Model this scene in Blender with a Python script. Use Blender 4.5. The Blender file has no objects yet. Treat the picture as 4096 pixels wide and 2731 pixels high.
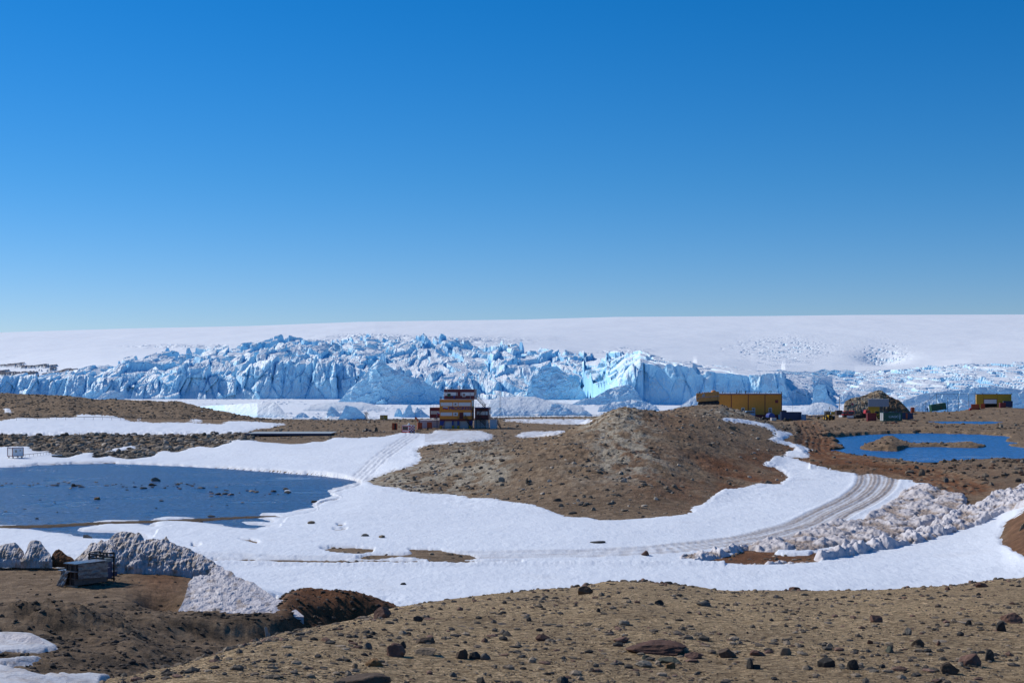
import bpy, math, random
import numpy as np
from mathutils import Vector, Matrix
F = 5690.0; CX = 2048.0; HZ = 1540.0; HC = 16.0
C = bpy.context.scene.collection
rng = np.random.default_rng(7); random.seed(7)
R = math.radians
# ------------------------------------------------------------------ helpers
def P(px, py, Y):
    """point at depth Y seen at photo position (px,py)"""
    return Vector(((px-CX)*Y/F, Y, HC-(py-HZ)*Y/F))
def tag(o, label=None, cat=None, group=None, kind=None):
    if label: o['label'] = label
    if cat: o['category'] = cat
    if group: o['group'] = group
    if kind: o['kind'] = kind
    return o
def empty(name, loc=(0, 0, 0), rz=0, label=None, cat=None, group=None):
    o = bpy.data.objects.new(name, None); C.objects.link(o)
    o.location = loc; o.rotation_euler = (0, 0, rz); o.empty_display_size = .3
    return tag(o, label, cat, group)
def _hash(ix, iy, s):
    h = (ix.astype(np.int64)*374761393 + iy.astype(np.int64)*668265263 + s*974634777) & 0xffffffff
    h = ((h ^ (h >> 13))*1274126177) & 0xffffffff
    h = ((h ^ (h >> 16))*2246822519) & 0xffffffff
    return ((h ^ (h >> 15)) & 0xffffff)/float(0xffffff)
def vnoise(x, y, s=0):
    ix = np.floor(x); iy = np.floor(y); fx = x-ix; fy = y-iy
    ix = ix.astype(np.int64); iy = iy.astype(np.int64)
    def g(a, b, dx, dy):
        t = _hash(a, b, s)*6.2831853
        return np.cos(t)*dx+np.sin(t)*dy
    u = fx*fx*fx*(fx*(fx*6-15)+10); v = fy*fy*fy*(fy*(fy*6-15)+10)
    a = g(ix, iy, fx, fy); b = g(ix+1, iy, fx-1, fy)
    c = g(ix, iy+1, fx, fy-1); d = g(ix+1, iy+1, fx-1, fy-1)
    return ((a+(b-a)*u)+((c+(d-c)*u)-(a+(b-a)*u))*v)*1.45
def fbm(x, y, o=4, s=0, g=.5, ridged=False):
    r = 0; a = 1; t = 0
    for k in range(o):
        n = vnoise(x, y, s+k*17)
        r = r+a*((1-2*np.abs(n)) if ridged else n)
        t += a; a *= g; x = x*2.03+5.1; y = y*2.03-3.7
    return r/t
def worley(x, y, s=0, jit=.9):
    """returns cell random (3 values), offset to the cell centre, F1, F2-F1"""
    ix = np.floor(x).astype(np.int64); iy = np.floor(y).astype(np.int64)
    f1 = np.full(x.shape, 9.); f2 = np.full(x.shape, 9.)
    cx = np.zeros_like(x); cy = np.zeros_like(x); ci = np.zeros(x.shape, np.int64); cj = np.zeros(x.shape, np.int64)
    for i in (-1, 0, 1):
        for j in (-1, 0, 1):
            a = ix+i; b = iy+j
            qx = a+.5+(_hash(a, b, s)-.5)*jit; qy = b+.5+(_hash(a, b, s+1)-.5)*jit
            d = np.hypot(x-qx, y-qy)
            m = d < f1
            f2 = np.where(m, f1, np.minimum(f2, d)); f1 = np.where(m, d, f1)
            cx = np.where(m, qx, cx); cy = np.where(m, qy, cy); ci = np.where(m, a, ci); cj = np.where(m, b, cj)
    return (_hash(ci, cj, s+2), _hash(ci, cj, s+3), _hash(ci, cj, s+4)), (x-cx, y-cy), f1, f2-f1
def sst(x, a, b):
    t = np.clip((x-a)/(b-a), 0, 1); return t*t*(3-2*t)
def pchip(x, y, xi):
    x = np.asarray(x, float); y = np.asarray(y, float)
    h = np.diff(x); dl = np.diff(y)/h; n = len(x); d = np.zeros(n)
    for k in range(1, n-1):
        if dl[k-1]*dl[k] > 0:
            w1 = 2*h[k]+h[k-1]; w2 = h[k]+2*h[k-1]
            d[k] = (w1+w2)/(w1/dl[k-1]+w2/dl[k])
    d[0] = dl[0]; d[-1] = dl[-1]
    k = np.clip(np.searchsorted(x, xi)-1, 0, n-2)
    t = np.clip((xi-x[k])/h[k], 0, 1)
    return (y[k]*(1+2*t)*(1-t)**2+h[k]*d[k]*t*(1-t)**2+y[k+1]*t*t*(3-2*t)+h[k]*d[k+1]*t*t*(t-1))
def mesh_np(name, V, Fq, mat, smooth=True, attrs=None, parent=None):
    me = bpy.data.meshes.new(name)
    V = np.ascontiguousarray(V, np.float32).reshape(-1, 3); Fq = np.ascontiguousarray(Fq, np.int32)
    n = Fq.shape[1]
    me.vertices.add(len(V)); me.vertices.foreach_set('co', V.ravel())
    me.loops.add(Fq.size); me.loops.foreach_set('vertex_index', Fq.ravel())
    me.polygons.add(len(Fq)); me.polygons.foreach_set('loop_start', np.arange(0, Fq.size, n, dtype=np.int32))
    me.polygons.foreach_set('use_smooth', np.full(len(Fq), smooth))
    for k, v in (attrs or {}).items():
        v = np.asarray(v, np.float32)
        if v.ndim == 2:
            a = me.attributes.new(k, 'FLOAT_COLOR', 'POINT'); a.data.foreach_set('color', v.ravel())
        else:
            a = me.attributes.new(k, 'FLOAT', 'POINT'); a.data.foreach_set('value', v.ravel())
    me.update(calc_edges=True)
    me.materials.append(mat)
    o = bpy.data.objects.new(name, me); C.objects.link(o)
    if parent: o.parent = parent
    return o
def grid_faces(nr, nc, keep=None):
    i = np.arange(nr*nc).reshape(nr, nc)
    q = np.stack([i[:-1, :-1], i[:-1, 1:], i[1:, 1:], i[1:, :-1]], -1)
    if keep is not None:
        k = keep[:-1, :-1] | keep[:-1, 1:] | keep[1:, 1:] | keep[1:, :-1]
        return q[k]
    return q.reshape(-1, 4)
def compact(V, Fq, attrs):
    u = np.unique(Fq); m = np.zeros(len(V), np.int64); m[u] = np.arange(len(u))
    return V[u], m[Fq], {k: v[u] for k, v in attrs.items()}
# ------------------------------------------------------------------ materials
def new_mat(name):
    m = bpy.data.materials.new(name); m.use_nodes = True
    nt = m.node_tree; b = nt.nodes['Principled BSDF']
    return m, nt, b
def N(nt, t, **kw):
    n = nt.nodes.new(t)
    for k, v in kw.items():
        if hasattr(n, k): setattr(n, k, v)
        else: n.inputs[k].default_value = v
    return n
def noise_node(nt, scale, detail=6, rough=.6, vec=None, dim='3D'):
    n = N(nt, 'ShaderNodeTexNoise'); n.inputs['Scale'].default_value = scale
    n.inputs['Detail'].default_value = detail; n.inputs['Roughness'].default_value = rough
    if vec: nt.links.new(vec, n.inputs['Vector'])
    return n
def ramp(nt, inp, stops):
    r = N(nt, 'ShaderNodeValToRGB'); nt.links.new(inp, r.inputs[0])
    e = r.color_ramp.elements
    while len(e) < len(stops): e.new(.5)
    for k, (p, c) in enumerate(stops):
        e[k].position = p; e[k].color = (c[0], c[1], c[2], 1) if not isinstance(c, (int, float)) else (c, c, c, 1)
    return r
def mix(nt, f, a, b, mode='MIX'):
    m = N(nt, 'ShaderNodeMix'); m.data_type = 'RGBA'; m.blend_type = mode
    for s, v in ((0, f), (6, a), (7, b)):
        if isinstance(v, (int, float)): m.inputs[s].default_value = v
        elif isinstance(v, tuple): m.inputs[s].default_value = (*v[:3], 1)
        else: nt.links.new(v, m.inputs[s])
    return m.outputs[2]
def math_n(nt, op, a, b=0.0, clamp=False):
    m = N(nt, 'ShaderNodeMath'); m.operation = op; m.use_clamp = clamp
    for s, v in ((0, a), (1, b)):
        if isinstance(v, (int, float)): m.inputs[s].default_value = v
        else: nt.links.new(v, m.inputs[s])
    return m.outputs[0]
def attr(nt, name, fac=True):
    a = N(nt, 'ShaderNodeAttribute'); a.attribute_name = name
    return a.outputs['Fac'] if fac else a.outputs['Color']
def pos(nt, sc=(1, 1, 1)):
    g = N(nt, 'ShaderNodeNewGeometry'); m = N(nt, 'ShaderNodeMapping'); m.inputs['Scale'].default_value = sc
    nt.links.new(g.outputs['Position'], m.inputs['Vector']); return m.outputs['Vector']
def bump(nt, b, h, dist, strength=1.0, prev=None):
    n = N(nt, 'ShaderNodeBump'); n.inputs['Distance'].default_value = dist; n.inputs['Strength'].default_value = strength
    nt.links.new(h, n.inputs['Height'])
    if prev: nt.links.new(prev, n.inputs['Normal'])
    if b: nt.links.new(n.outputs[0], b.inputs['Normal'])
    return n.outputs[0]
def mat_ground():
    m, nt, b = new_mat('earth'); L = nt.links.new
    p = pos(nt)
    big = noise_node(nt, .07, 5, .6, p); mid = noise_node(nt, .9, 7, .68, p); fin = noise_node(nt, 14, 6, .75, p)
    c1 = ramp(nt, mid.outputs[0], [(.3, (.115, .078, .047)), (.5, (.205, .142, .088)), (.68, (.31, .225, .145))])
    c = mix(nt, attr(nt, 'rust'), c1.outputs[0], ramp(nt, mid.outputs[0], [(.3, (.09, .042, .02)), (.6, (.20, .088, .04)), (.75, (.27, .14, .075))]).outputs[0])
    c = mix(nt, attr(nt, 'pale'), c, ramp(nt, mid.outputs[0], [(.3, (.2, .16, .11)), (.55, (.38, .33, .25)), (.75, (.55, .49, .4))]).outputs[0])
    c = mix(nt, attr(nt, 'gold'), c, ramp(nt, fin.outputs[0], [(.25, (.20, .125, .055)), (.5, (.47, .335, .19)), (.75, (.76, .57, .34))]).outputs[0])
    c = mix(nt, attr(nt, 'dark'), c, (.045, .033, .023))
    f = ramp(nt, fin.outputs[0], [(.3, .5), (.5, 1.0), (.7, 1.45)])
    c = mix(nt, 1.0, c, f.outputs[0], 'MULTIPLY')
    bg = ramp(nt, big.outputs[0], [(.3, .98), (.7, 1.38)])
    c = mix(nt, 1.0, c, bg.outputs[0], 'MULTIPLY')
    L(c, b.inputs['Base Color']); b.inputs['Roughness'].default_value = .95; b.inputs['Specular IOR Level'].default_value = .15
    ult = noise_node(nt, 48, 4, .75, p)
    g_ = math_n(nt, 'MINIMUM', attr(nt, 'gold'), 1.0)
    uc = ramp(nt, ult.outputs[0], [(.34, .38), (.48, .95), (.62, 1.35), (.72, 1.9)])
    c = mix(nt, g_, c, mix(nt, 1.0, c, uc.outputs[0], 'MULTIPLY'))
    L(c, b.inputs['Base Color'])
    n1 = bump(nt, None, noise_node(nt, 1.4, 9, .72, p).outputs[0], .6, .9)
    n2 = bump(nt, None, fin.outputs[0], .04, .9, n1)
    bump(nt, b, ult.outputs[0], .012, .9, n2)
    return m
def mat_snow(name='snow', base=(.81, .845, .885), bumpd=.2):
    m, nt, b = new_mat(name); L = nt.links.new; p = pos(nt)
    mid = noise_node(nt, .25, 6, .6, p); fin = noise_node(nt, 4, 7, .7, p)
    c = mix(nt, ramp(nt, mid.outputs[0], [(.35, 0.), (.7, .55)]).outputs[0], base, (base[0]*.93, base[1]*.93, base[2]*.94))
    dn = math_n(nt, 'MULTIPLY', attr(nt, 'dirt'), ramp(nt, fin.outputs[0], [(.3, .45), (.62, 1.)]).outputs[0])
    c = mix(nt, dn, c, (.29, .20, .13))
    L(c, b.inputs['Base Color']); b.inputs['Roughness'].default_value = .6; b.inputs['Specular IOR Level'].default_value = .25
    n1 = bump(nt, None, noise_node(nt, .9, 8, .6, pos(nt, (1, .6, 1))).outputs[0], bumpd*1.2, .7)
    n2 = bump(nt, None, noise_node(nt, 2.6, 3, .5, pos(nt, (1, .3, 1))).outputs[0], bumpd*.5, .35, n1)
    bump(nt, b, fin.outputs[0], bumpd*.3, .7, n2)
    return m
def mat_ice():
    m, nt, b = new_mat('glacier_ice'); L = nt.links.new; p = pos(nt)
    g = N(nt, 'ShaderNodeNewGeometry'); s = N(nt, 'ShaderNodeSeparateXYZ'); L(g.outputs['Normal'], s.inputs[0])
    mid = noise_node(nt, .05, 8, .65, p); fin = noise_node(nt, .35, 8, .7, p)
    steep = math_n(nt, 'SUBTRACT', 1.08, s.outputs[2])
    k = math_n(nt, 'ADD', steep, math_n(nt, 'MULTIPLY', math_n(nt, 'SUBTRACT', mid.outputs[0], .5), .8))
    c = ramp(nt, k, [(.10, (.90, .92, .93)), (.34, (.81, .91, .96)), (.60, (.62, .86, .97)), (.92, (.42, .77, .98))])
    dd = mix(nt, attr(nt, 'dirt'), c.outputs[0], (.07, .05, .045))
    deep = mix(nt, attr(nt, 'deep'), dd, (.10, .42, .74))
    L(deep, b.inputs['Base Color']); b.inputs['Roughness'].default_value = .55; b.inputs['Specular IOR Level'].default_value = .3
    n1 = bump(nt, None, mid.outputs[0], 3.5, .45)
    bump(nt, b, fin.outputs[0], 1.1, .6, n1)
    return m
def mat_water(name, base, wave, amt, k=3.0):
    m, nt, b = new_mat(name); L = nt.links.new
    b.inputs['Base Color'].default_value = (*base, 1); b.inputs['Roughness'].default_value = .28
    b.inputs['IOR'].default_value = 1.33
    a = noise_node(nt, wave, 4, .65, pos(nt, (.55, 1, 1)))
    big = noise_node(nt, .05, 3, .5, pos(nt, (.4, 1.6, 1)))
    st = ramp(nt, big.outputs[0], [(.3, .55), (.6, 1.)])
    h = math_n(nt, 'MULTIPLY', a.outputs[0], st.outputs[0])
    lo = noise_node(nt, .55, 3, .6, pos(nt, (.22, 1.5, 1)))
    calm = ramp(nt, noise_node(nt, 1.0, 3, .5, pos(nt, (.06, .10, 1))).outputs[0], [(.60, 0.), (.70, .55)])
    L(math_n(nt, 'SUBTRACT', .28, math_n(nt, 'MULTIPLY', calm.outputs[0], .2)), b.inputs['Roughness'])
    wv = math_n(nt, 'SUBTRACT', 1.0, math_n(nt, 'MULTIPLY', calm.outputs[0], .85))
    n1 = bump(nt, None, math_n(nt, 'MULTIPLY', lo.outputs[0], wv), amt*2.2, 1.0)
    bump(nt, b, math_n(nt, 'MULTIPLY', h, wv), amt, 1.0, n1)
    cr = ramp(nt, noise_node(nt, 1.3, 5, .7, pos(nt, (1.3, .55, 1))).outputs[0], [(.33, .4), (.5, 1.), (.66, 1.9)])  # ripple sparkle painted into the base colour
    L(mix(nt, 1.0, base, cr.outputs[0], 'MULTIPLY'), b.inputs['Base Color'])
    return m
def mat_rock(name, cols, attrcol=False):
    m, nt, b = new_mat(name); L = nt.links.new
    tc = N(nt, 'ShaderNodeTexCoord'); p = pos(nt)
    n = noise_node(nt, 9, 7, .7, p)
    if attrcol: base = attr(nt, 'col', False)
    else:
        oi = N(nt, 'ShaderNodeObjectInfo')
        base = ramp(nt, oi.outputs['Random'], [(i/(len(cols)-1), c) for i, c in enumerate(cols)])
        base.color_ramp.interpolation = 'CONSTANT'; base = base.outputs[0]
    c = mix(nt, 1.0, base, ramp(nt, n.outputs[0], [(.3, .6), (.55, 1.), (.7, 1.35)]).outputs[0], 'MULTIPLY')
    L(c, b.inputs['Base Color']); b.inputs['Roughness'].default_value = .9; b.inputs['Specular IOR Level'].default_value = .2
    bump(nt, b, noise_node(nt, 25, 6, .7, p).outputs[0], .03, .8)
    return m
_pc = {}
def paint(name, col, rough=.5, metal=0, wear=.25, scale=3.0):
    if name in _pc: return _pc[name]
    m, nt, b = new_mat(name); p = pos(nt)
    n = noise_node(nt, scale, 6, .65, p)
    c = mix(nt, 1.0, (*col,), ramp(nt, n.outputs[0], [(.3, 1-wear), (.6, 1.), (.75, 1+wear*.4)]).outputs[0], 'MULTIPLY')
    nt.links.new(c, b.inputs['Base Color'])
    b.inputs['Roughness'].default_value = rough; b.inputs['Metallic'].default_value = metal
    _pc[name] = m; return m
M_GROUND = mat_ground(); M_SNOW = mat_snow(); M_ICE = mat_ice()
M_DSNOW = mat_snow('dirty_snow', (.72, .69, .70), .3)
M_ROCK = mat_rock('rock', [(.08, .07, .058), (.19, .15, .11), (.25, .15, .105), (.14, .115, .088), (.32, .25, .18), (.10, .10, .085), (.21, .13, .095)])
M_ROCKA = mat_rock('stone', None, True)
# ------------------------------------------------------------------ camera, sun, sky
cam = bpy.data.cameras.new('camera'); co = bpy.data.objects.new('camera', cam); C.objects.link(co)
co.location = (0, 0, HC); co.rotation_euler = (R(90), 0, 0)
cam.lens = F/4096*36; cam.sensor_width = 36; cam.shift_y = (HZ-1365.5)/4096
cam.clip_start = .5; cam.clip_end = 60000
bpy.context.scene.camera = co
EL, AZ = 36, 32       # sun height; sun stands to the left, AZ degrees beyond square-on
to_sun = Vector((-math.cos(R(EL))*math.cos(R(AZ)), math.cos(R(EL))*math.sin(R(AZ)), math.sin(R(EL))))
sl = bpy.data.lights.new('sun', 'SUN'); so = bpy.data.objects.new('sun', sl); C.objects.link(so)
sl.energy = 3.9; sl.angle = R(.53); sl.color = (1, .955, .885)
so.rotation_euler = to_sun.to_track_quat('Z', 'Y').to_euler()
w = bpy.data.worlds.new('World'); bpy.context.scene.world = w; w.use_nodes = True
nt = w.node_tree; bg = nt.nodes['Background']
sky = N(nt, 'ShaderNodeTexSky'); sky.sky_type = 'NISHITA'; sky.sun_disc = False
sky.sun_elevation = R(EL); sky.sun_rotation = math.atan2(to_sun.x, to_sun.y)
sky.altitude = 500; sky.air_density = 1.0; sky.dust_density = .1; sky.ozone_density = 8.0
hs = N(nt, 'ShaderNodeHueSaturation'); hs.inputs['Saturation'].default_value = 1.27; hs.inputs['Value'].default_value = 1.0
nt.links.new(sky.outputs[0], hs.inputs['Color']); tcw = N(nt, 'ShaderNodeTexCoord'); sxyz = N(nt, 'ShaderNodeSeparateXYZ'); nt.links.new(tcw.outputs['Generated'], sxyz.inputs[0])
tr_ = ramp(nt, sxyz.outputs[2], [(0.0, (.97, .88, 1.0)), (.06, (.92, .885, 1.0)), (.14, (.82, .90, .96)), (.24, (.78, .91, .97))])
tint = mix(nt, 1.0, hs.outputs[0], tr_.outputs[0], 'MULTIPLY'); nt.links.new(tint, bg.inputs['Color'])
bg.inputs['Strength'].default_value = .102
vs = bpy.context.scene.view_settings
vs.view_transform = 'Standard'; vs.look = 'None'; vs.exposure = 0; vs.gamma = 1
# ------------------------------------------------------------------ land: feature lines (px, depth Y, v) with v<100 a height, else a photo row
def line(pts):
    pts = [(a, y, (v if v < 100 else HC-(v-HZ)*y/F)) for a, y, v in pts]
    a = np.array(pts); return a[:, 0], a[:, 1], a[:, 2]
crest = [(-700, 6.5, 13.9), (0, 7.5, 13.9), (300, 8.3, 14.1), (421, 9, 2731), (552, 10, 2695), (730, 11.5, 2663), (842, 12.5, 2635), (959, 14, 2597), (1094, 15.5, 2568), (1234, 16.5, 2535),
         (1402, 18, 2497), (1519, 19, 2460), (1608, 20, 2437), (1692, 21, 2418), (1856, 22, 2399), (1982, 23, 2381), (2100, 23.5, 2369), (2304, 25, 2357), (2468, 26, 2334), (2528, 26, 2332),
         (2748, 25.5, 2350), (2898, 25, 2374), (3100, 25, 2371), (3419, 25.5, 2373), (3606, 26, 2364), (3839, 27, 2346), (4096, 28, 2320), (4800, 29, 2290)]
back = []
for a, y, v in crest:
    s = (HC-v)/y if v < 100 else (v-HZ)/F
    back.append((a, y*1.5, HC-y*1.5*(s+.09)))
LN = [
 [(-700, 2, 14.45), (4800, 2, 14.45)],
 [(-700, 4.5, 14.1), (0, 5.2, 14.3), (420, 6, 14.42), (1000, 8, 14.28), (2000, 9.3, 14.05), (4800, 10, 13.95)],
 crest, back,
 [(-700, 48, 6.0), (0, 50, 5.5), (420, 52, 4.7), (900, 56, 3.6), (1500, 60, 1.5), (4800, 60, 1.5)],
 [(-700, 58, 5.2), (0, 58, 5.0), (400, 60, 4.4), (800, 66, 3.45), (1100, 70, 2.3), (1400, 72, 1.8), (2000, 75, .8), (4800, 78, 2.5)],
 [(-700, 64, 4.7), (0, 64, 4.7), (300, 66, 4.3), (800, 74, 2.74), (1100, 76, 2.2), (1300, 79, 2.2), (1500, 80, 1.2), (2000, 85, .6), (4800, 86, 2.)],
 [(-700, 68, 5.1), (0, 68, 5.0), (300, 70, 4.75), (420, 72, 4.2), (500, 74, 3.8), (800, 77, 3.48), (1100, 78, 3.2), (1270, 81, 2.5), (1500, 83, 1.1), (2000, 88, .6), (4800, 90, 1.4)],
 [(-700, 72, 4.4), (0, 72, 4.4), (300, 74, 4.15), (500, 78, 3.8), (800, 80, 3.35), (1030, 82, 3.0), (1110, 84, 3.3), (1160, 85, 3.7), (1210, 86, 2352), (1300, 86, 2362), (1400, 86, 2375), (1520, 86, 2407), (1600, 87, 2438), (1680, 88, 1.3), (2000, 92, .6), (4800, 94, 1.3)],
 [(-700, 90, 3.3), (0, 90, 3.2), (400, 90, 3.2), (700, 88, 3.1), (900, 90, 2.9), (1210, 92, 1.6), (1400, 93, 1.3), (1600, 95, 1.0), (2000, 98, .6), (4800, 100, 1.4)],
 [(-700, 101, 3.0), (650, 101, 3.0), (800, 99, 2.7), (1000, 98, 1.8), (1200, 101, .8), (1600, 104, .6), (3600, 104, .7), (4096, 106, 1.3), (4800, 106, 3)],
 [(-700, 109, 1.0), (700, 109, .9), (1000, 110, .6), (2000, 112, .5), (3600, 115, .8), (4000, 118, 1.6), (4150, 118, 3.0), (4800, 118, 5)],
 [(-700, 140, .3), (1000, 140, .35), (2000, 140, .5), (3200, 140, .6), (3700, 140, .9), (3980, 140, 1.6), (4096, 142, 3.2), (4300, 142, 5), (4800, 142, 6)],
 [(-700, 168, .05), (1000, 168, .1), (1700, 170, .4), (2000, 172, .45), (2350, 165, .5), (2470, 162, .5), (2760, 168, .7), (3000, 170, .9), (3500, 165, 1.4), (3800, 168, 1.9), (4096, 168, 2.6), (4800, 170, 4)],
 [(-700, 200, -.3), (1300, 200, -.1), (1500, 204, .4), (1800, 203, .7), (2000, 200, 2.0), (2350, 200, 4.2), (2600, 198, 4.2), (2800, 200, 2.9), (3000, 203, 1.9), (3300, 200, 1.8), (3700, 200, 2.5), (4096, 205, 3.5), (4800, 205, 4.5)],
 [(-700, 235, -.5), (1200, 235, -.1), (1430, 235, .3), (1600, 235, 1.8), (1800, 235, 3.2), (2000, 236, 4.6), (2300, 240, 7.0), (2500, 240, 8.2), (2700, 240, 7.6), (2900, 245, 5.9), (3050, 240, 3.9), (3150, 240, 3.0), (3300, 235, 3.0), (3600, 240, 3.4), (4096, 243, 3.6), (4800, 243, 3.6)],
 [(-700, 290, .5), (0, 290, .4), (600, 295, .3), (1000, 285, .8), (1250, 280, 1.7), (1450, 280, 2.4), (1664, 280, 1801), (1700, 288, 1782), (1889, 294, 1764), (2010, 296, 1768), (2120, 294, 1757), (2276, 290, 1724), (2327, 288, 1700), (2398, 286, 1670), (2449, 285, 1650), (2491, 285, 1642),
  (2585, 290, 1647), (2678, 300, 1649), (2730, 312, 1634), (2795, 325, 1622), (2879, 330, 1619), (2917, 330, 1630), (2964, 330, 1642), (3029, 318, 1672), (3100, 302, 1712), (3200, 298, 1752), (3300, 292, 3.7), (3600, 300, 3.3), (4096, 300, 3.4), (4800, 300, 3.6)],
 [(-700, 335, 1.2), (500, 335, 1.2), (700, 330, 1.5), (1000, 330, 2.9), (1300, 335, 3.2), (1550, 340, 3.7), (1900, 340, 3.8), (2276, 336, 3.9), (2491, 340, 5.5), (2678, 350, 7.5), (2795, 352, 8.7), (2879, 352, 9), (2964, 356, 8.2), (3029, 356, 7.6), (3100, 350, 6.6), (3200, 348, 4.9), (3300, 350, 4.3), (3600, 352, 3.6), (4096, 352, 3.7), (4800, 352, 4)],
 [(-700, 390, 3.0), (0, 390, 3.0), (500, 390, 3.1), (900, 385, 3.4), (1100, 385, 3.5), (1400, 390, 3.6), (2000, 398, 3.9), (2276, 400, 4.2), (2491, 400, 4.6), (2879, 405, 5.2), (3100, 405, 5.2), (3200, 402, 5.0), (3400, 400, 4.7), (3600, 398, 4.3), (4096, 402, 4.6), (4800, 402, 4.8)],
 [(-700, 450, 4.1), (900, 450, 4.2), (1100, 440, 4.2), (1400, 440, 4.5), (1700, 445, 4.5), (2000, 450, 5.0), (2350, 450, 5.3), (2900, 450, 5.7), (3200, 442, 5.4), (3500, 450, 5.5), (3700, 452, 4.9), (4096, 456, 4.9), (4800, 456, 5.2)],
 [(-700, 490, 5.0), (300, 490, 5.0), (600, 490, 4.5), (1000, 490, 4.2), (1300, 480, 4.2), (1400, 480, 4.2), (2000, 482, 4.8), (2350, 478, 5.2), (3200, 500, 5.3), (3500, 512, 5.8), (3700, 515, 5.9), (4096, 520, 6.4), (4800, 520, 6.8)],
 [(-700, 600, 1576), (0, 600, 1573), (112, 600, 1581), (253, 600, 1582), (346, 600, 1593), (486, 597, 1602), (716, 590, 1609), (776, 583, 1621), (842, 570, 1637), (964, 552, 1661), (1070, 530, 1683), (1200, 525, 1686), (1400, 520, 1683), (1900, 520, 1676), (2350, 520, 1672), (3230, 535, 1668), (3400, 545, 1662), (3652, 560, 1645), (3726, 560, 1650), (3813, 560, 1647), (3906, 572, 1632), (4030, 572, 1629), (4096, 575, 1633), (4800, 575, 1633)],
]
last = LN[-1]
LN.append([(a, y+28, -1.0) for a, y, v in last]); LN.append([(a, y+50, -5.0) for a, y, v in last])
LN = [line(l) for l in LN]
cols = np.concatenate([np.arange(-600, -20, 14), np.arange(-20, 4120, 3.8), np.arange(4120, 4700, 14)]).astype(float)
def lns(a, b, r): return list(np.exp(np.arange(math.log(a), math.log(b), r)))
rows = np.array(lns(2.5, 8, .02)+lns(8, 30, .0055)+lns(30, 55, .012)+lns(55, 105, .005)+lns(105, 160, .0055)+lns(160, 350, .0036)+lns(350, 650, .0055))
LY = np.array([pchip(x, y, cols) for x, y, v in LN]); LZ = np.array([pchip(x, v, cols) for x, y, v in LN])
BASE = np.stack([pchip(LY[:, c], LZ[:, c], rows) for c in range(len(cols))], 1)
def base_at(px, Y):
    """smooth land height at photo column px and depth Y (bilinear on the grid)"""
    return bil(BASE, px, Y)
def bil(G, px, Y):
    px = np.clip(px, cols[0], cols[-1]-1e-3); Y = np.clip(Y, rows[0], rows[-1]-1e-3)
    i = np.clip(np.searchsorted(cols, px)-1, 0, len(cols)-2); j = np.clip(np.searchsorted(rows, Y)-1, 0, len(rows)-2)
    u = (px-cols[i])/(cols[i+1]-cols[i]); v = (Y-rows[j])/(rows[j+1]-rows[j])
    return (G[j, i]*(1-u)+G[j, i+1]*u)*(1-v)+(G[j+1, i]*(1-u)+G[j+1, i+1]*u)*v
# ---- regions of the ground seen from the viewpoint, rasterised at 2 photo pixels
RX0, RY0, RS = -700, 1500, 2
RW, RH = 2750, 760
def raster(polys):
    M = np.zeros((RH, RW), bool)
    for poly in polys:
        p = np.array(poly, float); x = (p[:, 0]-RX0)/RS; y = (p[:, 1]-RY0)/RS
        for r in range(max(0, int(y.min())), min(RH, int(y.max())+2)):
            yc = r+.5; xs = []
            for k in range(len(p)):
                x1, y1, x2, y2 = x[k-1], y[k-1], x[k], y[k]
                if (y1 <= yc) != (y2 <= yc): xs.append(x1+(yc-y1)*(x2-x1)/(y2-y1))
            xs.sort()
            for a, b in zip(xs[::2], xs[1::2]):
                i0 = max(0, int(math.ceil(a-.5))); i1 = min(RW, int(math.ceil(b-.5)))
                if i1 > i0: M[r, i0:i1] = True
    return M.astype(float)
def blur(M, rx, ry, n=2):
    for _ in range(n):
        for ax, r in ((1, rx), (0, ry)):
            if r < 1: continue
            pad = [(0, 0), (0, 0)]; pad[ax] = (r+1, r)
            c = np.cumsum(np.pad(M, pad, mode='edge'), axis=ax)
            k = 2*r+1
            M = (c[:, k:]-c[:, :-k])/k if ax == 1 else (c[k:]-c[:-k])/k
    return M
def look(M, px, py):
    x = np.clip((px-RX0)/RS-.5, 0, RW-1.01); y = np.clip((py-RY0)/RS-.5, 0, RH-1.01)
    i = x.astype(int); j = y.astype(int); u = x-i; v = y-j
    return (M[j, i]*(1-u)+M[j, i+1]*u)*(1-v)+(M[j+1, i]*(1-u)+M[j+1, i+1]*u)*v
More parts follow.
